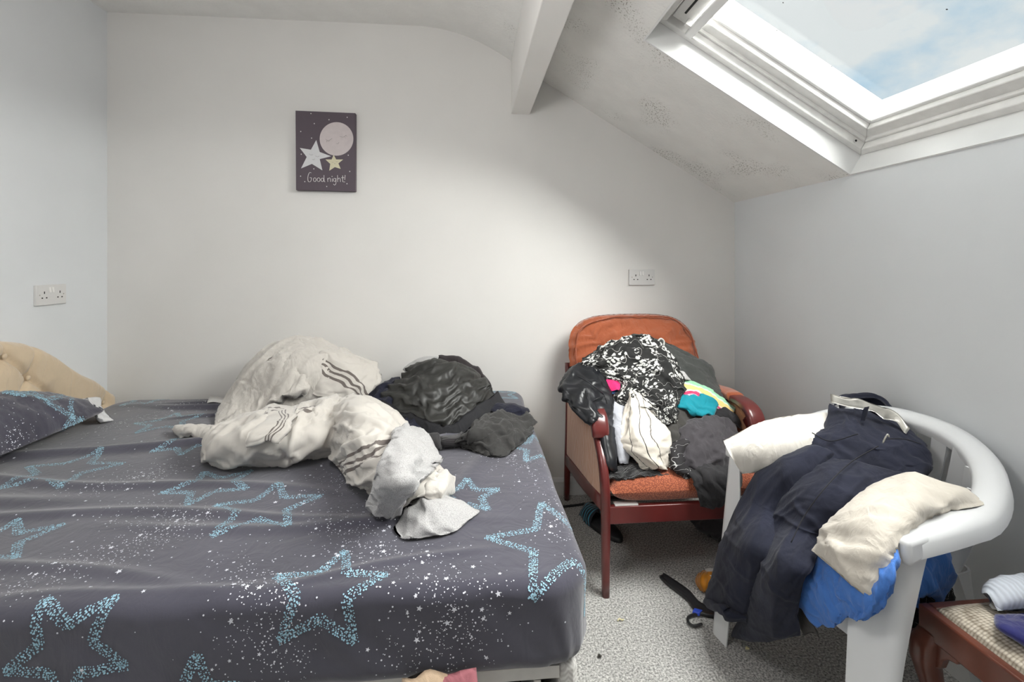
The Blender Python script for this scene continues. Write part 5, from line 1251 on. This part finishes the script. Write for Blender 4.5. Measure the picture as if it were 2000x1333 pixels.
    soft('white_sock', rows, 0.014, M['towel'], res=0.006, excess=0.06, seed=51, rough=0.5, label='small white sock just right of the floral dress', cat='sock')
    rows = heap([[(1296, 806, .03), (1324, 802, .04), (1362, 812, .03)], [(1290, 832, .04), (1320, 832, .05), (1348, 834, .03)], [(1292, 862, .03), (1314, 864, .045), (1340, 862, .03)], [(1300, 888, .01), (1318, 888, .02), (1338, 886, .01)]])
    soft('charcoal_top', rows, 0.03, weave_mat('dark_khaki_grey_jersey', (0.055, 0.052, 0.048), 0.9, 600.0, 0.3, 0.2), res=0.008, excess=0.12, seed=52, rough=1.0, label='dark khaki-grey top between the cream fleece and black trousers', cat='top')
    M['plumtr'] = weave_mat('plum_black_twill', (0.056, 0.051, 0.057), 0.85, 700.0, 0.3, 0.2)
    rows = heap([[(1326, 832, .03), (1362, 824, .04), (1400, 816, .04), (1432, 822, .01)], [(1326, 856, .05), (1364, 850, .075), (1406, 846, .075), (1440, 852, .03)], [(1316, 884, .05), (1356, 882, .085), (1402, 880, .085), (1442, 884, .04)], [(1322, 912, .04), (1352, 916, .06), (1398, 914, .06), (1444, 914, .03)]])
    soft('plum_black_trousers', rows, 0.05, M['plumtr'], res=0.008, excess=0.10, hold=0.025, iters=90, seed=53, rough=1.1, label='washed plum-black trousers folded on the right of the seat', cat='trousers')
    rows = [[P(1335, 914, 1.78), P(1385, 908, 1.76), P(1442, 908, 1.78)], [P(1346, 934, 1.715), P(1388, 934, 1.70), P(1444, 930, 1.71)], [P(1360, 962, 1.692), P(1396, 964, 1.685), P(1440, 958, 1.69)], [P(1370, 990, 1.695), P(1394, 988, 1.69), P(1418, 980, 1.695)]]
    soft('lace_leggings', rows, 0.016, M['black'], res=0.008, excess=0.14, seed=54, rough=1.0, label='black leggings hanging over the front edge of the orange seat', cat='leggings')
    rows = [[P(1192, 898, 1.90), P(1230, 892, 1.92), P(1264, 908, 1.88), P(1322, 916, 1.86)], [P(1188, 918, 1.80), P(1230, 916, 1.80), P(1270, 922, 1.79), P(1326, 926, 1.80)], [P(1194, 932, 1.76), P(1230, 934, 1.752), P(1272, 936, 1.75), P(1322, 932, 1.755)]]
    soft('lace_camisole', rows, 0.022, ribs_mat('black_ruched_lace', (0.05, 0.05, 0.052), 60.0, 'X', 0.9, 0.8, 0.004, dark=0.35, wob=6.0), res=0.007, excess=0.16, seed=55, rough=1.2, label='black ruched lace camisole flat on the orange seat under the fleece', cat='camisole')
    pm = floral_mat('black_white_print_scarf', (0.03, 0.028, 0.03), (0.55, 0.55, 0.55), 34.0, 0.30)
    rows = heap([[(1328, 868, .06), (1338, 864, .07), (1348, 866, .06)], [(1308, 884, .05), (1324, 884, .075), (1342, 890, .06)], [(1308, 902, .045), (1322, 906, .07), (1340, 908, .055)], [(1316, 918, .045), (1330, 922, .06), (1350, 926, .05)], [(1334, 932, .045), (1342, 934, .05), (1352, 934, .045)]])
    soft('print_scarf', rows, 0.02, pm, res=0.006, excess=0.2, seed=56, rough=1.3, label='scrunched black and white print scarf beside the plum-black trousers', cat='scarf')
    rows = heap([[(1392, 800, .02), (1416, 796, .03), (1434, 812, .0)], [(1396, 812, .03), (1420, 812, .04), (1444, 826, .01)], [(1400, 826, .03), (1424, 826, .03), (1446, 836, .01)]])
    soft('black_cardigan', rows, 0.025, M['black'], res=0.007, excess=0.10, seed=57, rough=0.9, label='black cardigan bunched near the right arm of the armchair', cat='cardigan')
    # ribbon loop of the dress behind the pile
    t = G().tube(spline([A(1290, 688, -.02), A(1284, 672, .0), A(1290, 662, .01), A(1297, 668, .0), A(1293, 684, -.01)], 30), 0.004, 8).ob('ribbon_tie', fl, label='floral ribbon tie looping up beside the dark grey trousers', cat='ribbon', smooth=True)
armchair_clothes()

# ------------------------------------------------------------------ garden chair load
def chair_load():
    M['wpillow'] = weave_mat('white_pillow_cotton', rgb(214, 209, 201), 0.9, 500.0, 0.2, 0.2, 0.03, 5.0)
    M['cpillow'] = weave_mat('cream_pillow_cotton', rgb(202, 195, 184), 0.9, 500.0, 0.2, 0.2, 0.04, 5.0)
    rows = [[P(1414, 862, 1.50), P(1488, 826, 1.52), P(1560, 812, 1.53), P(1650, 808, 1.54)], [P(1428, 890, 1.47), P(1500, 866, 1.44), P(1572, 856, 1.44), P(1650, 850, 1.46)], [P(1450, 925, 1.46), P(1512, 918, 1.42), P(1586, 905, 1.41), P(1650, 896, 1.43)]]
    soft('white_pillow', rows, 0.10, M['wpillow'], res=0.010, excess=0.05, hold=0.035, iters=70, seed=61, rough=0.8, prof='pillow', label='white pillow over the far arm of the garden chair, behind the jeans', cat='pillow')
    rows = [[P(1932, 984, 1.05), P(1885, 962, 1.10), P(1832, 946, 1.16), P(1772, 935, 1.24)], [P(1835, 1006, 1.04), P(1800, 980, 1.07), P(1762, 962, 1.13), P(1712, 962, 1.20)], [PX(1760, 1060, .975), PX(1735, 1036, .98), P(1700, 1016, 1.08), P(1648, 1010, 1.16)],
            [PX(1738, 1112, .925), PX(1700, 1096, .915), PX(1660, 1074, .925), PX(1612, 1048, .94)], [PX(1702, 1170, .885), PX(1664, 1142, .88), PX(1626, 1108, .885), PX(1588, 1076, .90)]]
    soft('cream_pillow', rows, 0.12, M['cpillow'], res=0.010, excess=0.07, hold=0.03, iters=90, seed=62, rough=1.1, prof='pillow', label='cream pillow slumped over the near arm of the garden chair', cat='pillow')
    # jeans with belt
    dn = weave_mat('black_blue_denim', (0.014, 0.016, 0.030), 0.85, 900.0, 0.35, 0.08, 0.25, 9.0, wrinkle=0.16)
    t = thing('jeans', PX(1480, 1240, 0.88), 'blue-black jeans with a silver belt draped over the garden chair to the floor', 'jeans')
    rows = [[P(1626, 795, 1.50), P(1672, 802, 1.46), P(1716, 816, 1.42), P(1768, 842, 1.37)], [P(1598, 838, 1.45), P(1664, 842, 1.38), P(1734, 858, 1.32), P(1806, 874, 1.28)],
            [P(1558, 878, 1.43), P(1640, 884, 1.34), P(1730, 900, 1.27), P(1826, 908, 1.24)], [P(1516, 930, 1.42), P(1616, 934, 1.31), P(1706, 940, 1.24), P(1790, 930, 1.21)]]
    soft('hips', rows, 0.06, dn, t, res=0.0065, excess=0.05, hold=0.035, iters=70, seed=63, rough=0.7, fold=[(60, 14.0, 0.010), (35, 26.0, 0.005), (-50, 12.0, 0.006)])
    rows = [[P(1560, 872, 1.44), P(1600, 872, 1.36), P(1640, 890, 1.33)], [P(1486, 915, 1.45), P(1535, 920, 1.36), P(1580, 945, 1.31)], [P(1440, 985, 1.46), P(1492, 995, 1.37), P(1535, 1010, 1.33)],
            [PX(1410, 1060, .835), PX(1458, 1068, .825), PX(1500, 1078, .845)], [PX(1396, 1118, .828), PX(1436, 1130, .815), PX(1480, 1140, .84)], [PX(1376, 1170, .825), PX(1412, 1190, .805), PX(1458, 1208, .835)]]
    soft('leg', rows, 0.05, dn, t, res=0.0065, excess=0.03, hold=0.05, iters=50, seed=64, rough=0.55, prof='tube', ragged=0.004, fold=[(8, 16.0, 0.012), (55, 22.0, 0.006), (-20, 30.0, 0.004)])
    rows = [[P(1612, 892, 1.34), P(1700, 910, 1.25), P(1796, 930, 1.20)], [P(1540, 950, 1.34), P(1620, 965, 1.22), P(1706, 975, 1.17)], [P(1500, 1030, 1.36), P(1560, 1040, 1.24), P(1620, 1050, 1.20)],
            [PX(1476, 1105, .865), PX(1525, 1112, .835), PX(1580, 1120, .875)], [PX(1455, 1180, .865), PX(1502, 1186, .835), PX(1560, 1186, .87)], [PX(1428, 1246, .88), PX(1482, 1252, .865), PX(1562, 1242, .89)]]
    soft('leg', rows, 0.055, dn, t, res=0.0065, excess=0.03, hold=0.05, iters=50, seed=65, rough=0.6, prof='tube', ragged=0.005, fold=[(5, 14.0, 0.014), (70, 24.0, 0.006), (-30, 28.0, 0.004)])
    # turned hem bands, seams, pocket
    rows = [[PX(1376, 1168, .818), PX(1415, 1188, .79), PX(1458, 1204, .825)], [PX(1374, 1182, .818), PX(1410, 1202, .79), PX(1452, 1218, .825)]]
    soft('hem', rows, 0.05, dn, t, res=0.008, excess=0.03, hold=0.06, iters=30, seed=66, rough=0.4, prof='tube')
    thread = mat('denim_thread', (0.006, 0.006, 0.010), 0.8, 0.1)
    def seam(pts, r=0.0016, m=thread, nm='seam'):
        G().tube(spline(pts, 40), r, 6).ob(nm, m, t, smooth=True)
    seam([P(1715, 872, 1.265), P(1660, 905, 1.245), P(1610, 955, 1.175), P(1570, 1010, 1.175), P(1545, 1060, 1.15)])
    seam([P(1586, 846, 1.40), P(1622, 862, 1.355), P(1676, 848, 1.315)]); seam([P(1724, 858, 1.275), P(1764, 858, 1.25), P(1800, 868, 1.235)])
    belt_m = mat('silver_belt', (0.52, 0.51, 0.47), 0.32, 0.35, 26.0, metal=0.65)
    rows = [[P(1629, 776, 1.46), P(1672, 785, 1.41), P(1716, 797, 1.37), P(1752, 810, 1.34), P(1786, 836, 1.30)], [P(1629, 793, 1.455), P(1672, 802, 1.405), P(1714, 814, 1.365), P(1748, 827, 1.335), P(1778, 848, 1.295)]]
    soft('belt', rows, 0.006, belt_m, t, res=0.008, excess=0.0, iters=0, rough=0.12, seed=67, label='worn silver belt')
    seamb = [P(1698, 788, 1.372), P(1695, 800, 1.368), P(1690, 818, 1.368)]
    soft('belt_loop', [[a + np.array([-0.008, 0, 0]), a + np.array([0.008, 0, 0])] for a in seamb], 0.004, dn, t, res=0.004, excess=0, iters=0, rough=0.05)
    rows = [[P(1632, 790, 1.52), P(1668, 778, 1.54), P(1710, 782, 1.50), P(1740, 800, 1.45)], [P(1634, 780, 1.53), P(1668, 774, 1.56), P(1712, 778, 1.52), P(1744, 800, 1.46)], [P(1640, 820, 1.55), P(1670, 812, 1.58), P(1715, 815, 1.54), P(1750, 825, 1.48)]]
    soft('waistband', rows, 0.012, dn, t, res=0.008, excess=0.05, seed=68, rough=0.5)
    G().tube(spline([P(1724, 866, 1.25), P(1730, 854, 1.245), P(1734, 849, 1.245), P(1736, 854, 1.245)], 14), 0.0022, 8).ob('zip_pull', belt_m, t, smooth=True)
    # blue shirt crushed under the pillow and out past the leg
    bm = weave_mat('cornflower_cotton', rgb(68, 116, 190), 0.8, 700.0, 0.25, 0.15, 0.08)
    t2 = thing('blue_shirt', PX(1640, 1228, .9), 'cornflower blue shirt crushed under the cream pillow on the garden chair', 'shirt')
    rows = [[PX(1556, 1110, .93), PX(1620, 1090, .93), PX(1690, 1100, .94), PX(1745, 1080, .96)], [PX(1550, 1158, .905), PX(1620, 1145, .895), PX(1690, 1150, .895), PX(1750, 1120, .92)],
            [PX(1574, 1196, .905), PX(1632, 1188, .89), PX(1695, 1182, .89), PX(1738, 1160, .905)], [PX(1602, 1228, .91), PX(1640, 1214, .895), PX(1680, 1204, .895), PX(1712, 1192, .90)]]
    soft('front_tail', rows, 0.02, bm, t2, res=0.007, excess=0.10, hold=0.025, iters=90, seed=169, rough=0.9)
    rows = [[P(1768, 1075, 1.10), P(1800, 1066, 1.13), P(1832, 1054, 1.17)], [P(1766, 1112, 1.07), P(1802, 1100, 1.09), P(1844, 1098, 1.14)], [P(1766, 1144, 1.06), P(1800, 1138, 1.08), P(1844, 1136, 1.13)], [P(1768, 1164, 1.07), P(1792, 1168, 1.08), P(1818, 1168, 1.12)]]
    soft('sleeve', rows, 0.05, bm, t2, res=0.007, excess=0.14, hold=0.025, iters=90, seed=170, rough=1.2)
    fl2 = floral_mat('black_white_script_print', (0.012, 0.012, 0.014), (0.5, 0.5, 0.5), 30.0, 0.24)
    rows = [[P(1766, 1148, 1.10), P(1810, 1160, 1.11), P(1848, 1142, 1.15)], [P(1764, 1180, 1.09), P(1806, 1180, 1.09), P(1852, 1168, 1.14)], [P(1762, 1215, 1.09), P(1785, 1225, 1.10), P(1820, 1230, 1.13)]]
    soft('print_skirt', rows, 0.03, fl2, res=0.008, excess=0.12, seed=70, rough=1.1, label='black skirt with white scribble print hanging below the blue shirt', cat='skirt')
    rows = [[P(1758, 1208, 1.10), P(1770, 1214, 1.10), P(1786, 1222, 1.11)], [P(1756, 1242, 1.09), P(1766, 1246, 1.09), P(1780, 1252, 1.10)]]
    soft('maroon_scarf', rows, 0.02, weave_mat('maroon_knit', rgb(96, 24, 44), 0.9), res=0.007, excess=0.08, seed=71, rough=0.8, label='maroon scarf end hanging behind the near chair leg', cat='scarf')
    rows = [[PX(1554, 1152, .93), PX(1560, 1150, .93), PX(1568, 1160, .935)], [PX(1556, 1180, .92), PX(1566, 1182, .915), PX(1576, 1192, .925)], [PX(1562, 1215, .92), PX(1576, 1215, .915), PX(1590, 1218, .92)], [PX(1572, 1238, .92), PX(1590, 1236, .92), PX(1606, 1246, .925)]]
    soft('studded_skirt', rows, 0.012, weave_mat('dark_taupe_satin', (0.06, 0.055, 0.052), 0.6, 500.0, 0.2, 0.1), res=0.006, excess=0.06, seed=72, rough=0.6, label='dark taupe skirt hem beside the jeans, edged with pale studs', cat='skirt')
chair_load()

# ------------------------------------------------------------------ stool load
def stool_load():
    z0 = 0.475
    tw = ribs_mat('white_ribbed_towelling', rgb(214, 220, 230), 28.0, 'Y', 0.5, 0.95, 0.003, dark=0.86, wob=2.5)
    rows = [[(1.205, 1.003, z0 + .012), (1.30, 1.005, z0 + .018), (1.43, 1.0, z0 + .012)], [(1.185, 0.972, z0 + .034), (1.30, 0.975, z0 + .038), (1.43, 0.97, z0 + .03)], [(1.175, 0.945, z0 + .018), (1.30, 0.94, z0 + .022), (1.43, 0.94, z0 + .016)]]
    soft('folded_towel', rows, 0.065, tw, res=0.009, excess=0.05, seed=81, rough=0.8, prof='cushion', floor=z0, label='white ribbed towel folded at the back of the woven stool', cat='towel')
    nv = weave_mat('royal_navy_velvet', rgb(34, 36, 104), 0.7, 500.0, 0.2, 0.5)
    rows = [[(1.15, 0.925, z0 + .008), (1.26, 0.925, z0 + .012), (1.41, 0.92, z0 + .008)], [(1.112, 0.888, z0 + .018), (1.24, 0.888, z0 + .03), (1.40, 0.88, z0 + .02)], [(1.135, 0.845, z0 + .006), (1.25, 0.84, z0 + .014), (1.40, 0.83, z0 + .008)]]
    soft('navy_velvet_scarf', rows, 0.03, nv, res=0.008, excess=0.14, seed=82, rough=1.2, floor=z0, label='royal navy velvet scarf lying on the woven stool', cat='scarf')
    rows = [[(1.20, 0.85, z0 + .024), (1.30, 0.845, z0 + .030), (1.42, 0.84, z0 + .022)], [(1.175, 0.80, z0 + .016), (1.30, 0.79, z0 + .022), (1.42, 0.79, z0 + .016)], [(1.19, 0.745, z0 + .006), (1.30, 0.74, z0 + .010), (1.42, 0.74, z0 + .006)]]
    soft('pale_blue_vest', rows, 0.02, weave_mat('pale_blue_cotton', rgb(176, 198, 220), 0.9), res=0.009, excess=0.08, seed=83, rough=0.8, floor=z0, label='pale blue vest in front of the navy scarf on the woven stool', cat='vest')
stool_load()

# ------------------------------------------------------------------ on the floor
def floor_things():
    rows = [[PZ(1348, 1012, .05), PZ(1392, 1006, .07), PZ(1446, 1004, .06)], [PZ(1358, 1030, .03), PZ(1396, 1028, .07), PZ(1446, 1026, .06)], [PZ(1372, 1042, .012), PZ(1404, 1046, .03), PZ(1446, 1056, .02)], [PZ(1384, 1050, .006), PZ(1412, 1056, .01), PZ(1446, 1070, .006)]]
    soft('floor_leggings', rows, 0.03, M['plumtr'], res=0.009, excess=0.16, seed=91, rough=1.3, floor=0.006, label='plum-black leggings crumpled on the carpet under the armchair', cat='leggings')
    # slider sandal seen under the armchair
    p0, p1 = PZ(1150, 1004, .02), PZ(1206, 1048, .02)
    p0, p1 = np.array([p0[0], p0[1], 0]), np.array([p1[0], p1[1], 0])
    d = (p1 - p0); L_ = 0.27; d /= np.linalg.norm(d); n = np.array([-d[1], d[0], 0]); c = (p0 + p1) / 2
    t = thing('slider_sandal', c, 'black slider sandal with blue striped strap under the armchair', 'sandal')
    rub = mat('black_rubber', (0.018, 0.018, 0.02), 0.6, 0.1)
    rings = []
    for z, k in ((0.0, 0.94), (0.004, 1.0), (0.020, 1.0), (0.026, 0.96)):
        ring = []
        for i in range(36):
            a = 2 * math.pi * i / 36; x = math.cos(a); w = 0.047 + 0.006 * x * -1
            ring.append(c + d * (x * L_ / 2 * k) + n * (math.copysign(abs(math.sin(a)) ** 0.85, math.sin(a)) * w * k) + np.array([0, 0, z]))
        rings.append(ring)
    G().loft(rings).ob('sole', rub, t, smooth=True)
    sm = stripes_mat('navy_strap_blue_stripes', (0.012, 0.014, 0.022), [(0.12, 0.17, rgb(70, 150, 175)), (0.30, 0.35, rgb(70, 150, 175)), (0.48, 0.53, rgb(70, 150, 175)), (0.66, 0.71, rgb(70, 150, 175)), (0.84, 0.89, rgb(70, 150, 175))], rough=0.5)
    rows = []
    for s in np.linspace(-0.13, -0.02, 5):
        rows.append([c + d * s + n * (0.052 * math.cos(a)) + np.array([0, 0, 0.014 + (0.050 + 0.016 * (s + 0.13) / 0.11) * math.sin(a)]) for a in np.linspace(0, math.pi, 9)])
    rows = [[rows[i][j] for i in range(5)] for j in range(9)]
    soft('strap', rows, 0.006, sm, t, res=0.006, excess=0, iters=0, rough=0.15, normuv=True)
    # clothes hanger
    z = 0.010; bl = mat('black_hanger_plastic', (0.02, 0.02, 0.022), 0.4, 0.1)
    t = thing('clothes_hanger', PZ(1360, 1180, 0), 'black plastic clothes hanger with blue size tag on the carpet', 'hanger')
    top_ = spline([PZ(1296, 1122, z), PZ(1312, 1132, z), PZ(1346, 1156, z), PZ(1366, 1178, z), PZ(1392, 1188, z), PZ(1420, 1190, z), PZ(1452, 1186, z), PZ(1490, 1160, z), PZ(1520, 1130, z)], 50)
    bot_ = spline([PZ(1288, 1126, z), PZ(1304, 1142, z), PZ(1340, 1170, z), PZ(1354, 1188, z), PZ(1376, 1202, z), PZ(1412, 1205, z), PZ(1455, 1196, z), PZ(1495, 1170, z), PZ(1524, 1138, z)], 50)
    rings = []
    for a, b_ in zip(top_, bot_):
        up = np.array([0, 0, 0.006]); m_ = (a + b_) / 2
        rings.append([a - up, a + up, a * .8 + b_ * .2 + up * 0.3, a * .2 + b_ * .8 + up * 0.3, b_ + up, b_ - up])
    G().loft(rings).ob('arms', bl, t, smooth=True)
    G().tube(spline([PZ(1374, 1200, z), PZ(1356, 1201, z), PZ(1344, 1207, z), PZ(1345, 1217, z), PZ(1356, 1223, z), PZ(1371, 1220, z)], 40), 0.0045, 10).ob('hook', bl, t, smooth=True)
    tg = [PZ(1356, 1192, z), PZ(1372, 1196, z), PZ(1366, 1203, z), PZ(1352, 1199, z)]
    bevel(G().prism([p + np.array([0, 0, -0.004]) for p in tg], (0, 0, 0.012)).ob('size_tag', mat('blue_tag', rgb(52, 82, 200), 0.4, 0.03), t), 0.002)
    # snack packet
    t = thing('snack_packet', PZ(1378, 1145, 0), 'orange and white crumpled snack packet on the carpet by the jeans', 'packet')
    om = ribs_mat('orange_foil', rgb(205, 132, 34), 24.0, 'Y', 0.4, 0.4, 0.003, dark=0.7, wob=4.0)
    rows = [[PZ(1365, 1122, .025), PZ(1377, 1122, .045), PZ(1395, 1124, .04)], [PZ(1362, 1136, .014), PZ(1375, 1136, .04), PZ(1397, 1140, .03)], [PZ(1367, 1148, .006), PZ(1379, 1152, .012), PZ(1397, 1154, .008)]]
    soft('orange_body', rows, 0.03, om, t, res=0.005, excess=0.12, seed=93, rough=0.9, floor=0.004)
    rows = [[PZ(1375, 1112, .05), PZ(1385, 1112, .055), PZ(1397, 1114, .05)], [PZ(1373, 1124, .045), PZ(1385, 1125, .055), PZ(1397, 1128, .05)], [PZ(1381, 1132, .045), PZ(1389, 1133, .05), PZ(1397, 1136, .045)]]
    soft('white_flap', rows, 0.004, mat('white_card', (0.72, 0.71, 0.68), 0.6, 0.03), t, res=0.005, excess=0.03, seed=94, rough=0.4)
    G().tube(spline([PZ(1100, 990, .006), PZ(1128, 987, .006), PZ(1145, 984, .008), PZ(1165, 982, .006)], 20), 0.006, 8).ob('black_cable', rub, label='black cable lying on the carpet behind the sandal', cat='cable', smooth=True)
    rs2 = np.random.RandomState(4)
    fluff = mat('cream_fluff', rgb(222, 214, 170), 0.9, 0.1); dk = mat('dark_crumb', (0.05, 0.045, 0.04), 0.9, 0.1)
    for i, (x, y, m_, lb) in enumerate(((1212, 1212, fluff, 'cream scrap of fluff on the carpet near the foot of the bed'), (1460, 1268, fluff, 'pale crumb on the carpet in front of the jeans'), (1171, 1283, dk, 'dark crumb on the carpet beside the divan base corner'))):
        c = PZ(x, y, 0.004); w = 0.011 if i == 0 else 0.005
        G().tube(spline([c + np.array([-w, -0.002, 0]), c + np.array([-w * .3, 0.003, 0.003]), c + np.array([w * .4, -0.002, 0.002]), c + np.array([w, 0.002, 0])], 12), 0.0024 if i == 0 else 0.003, 7).ob('crumb' if i else 'fluff_scrap', m_, label=lb, cat='crumb', smooth=True)
    # pink cloth and beige sheet caught in the divan drawer
    rows = [[P(868, 1322, .955), P(905, 1314, .95), P(934, 1312, .955)], [P(866, 1352, .94), P(905, 1350, .935), P(938, 1352, .94)], [P(866, 1390, .94), P(905, 1390, .94), P(940, 1390, .945)]]
    soft('pink_pyjamas', rows, 0.02, weave_mat('dusty_pink_cotton', rgb(172, 108, 116), 0.9), res=0.008, excess=0.08, seed=95, rough=0.8, label='dusty pink pyjamas hanging out of the divan drawer', cat='pyjamas')
    rows = [[P(790, 1332, .955), P(830, 1324, .95), P(878, 1320, .955)], [P(788, 1360, .94), P(830, 1355, .935), P(880, 1352, .945)], [P(786, 1390, .94), P(830, 1390, .94), P(880, 1390, .945)]]
    soft('beige_pillowcase', rows, 0.02, weave_mat('beige_cotton', rgb(196, 172, 146), 0.9), res=0.009, excess=0.06, seed=96, rough=0.7, label='beige pillowcase hanging out of the divan drawer beside the pink pyjamas', cat='pillowcase')
floor_things()
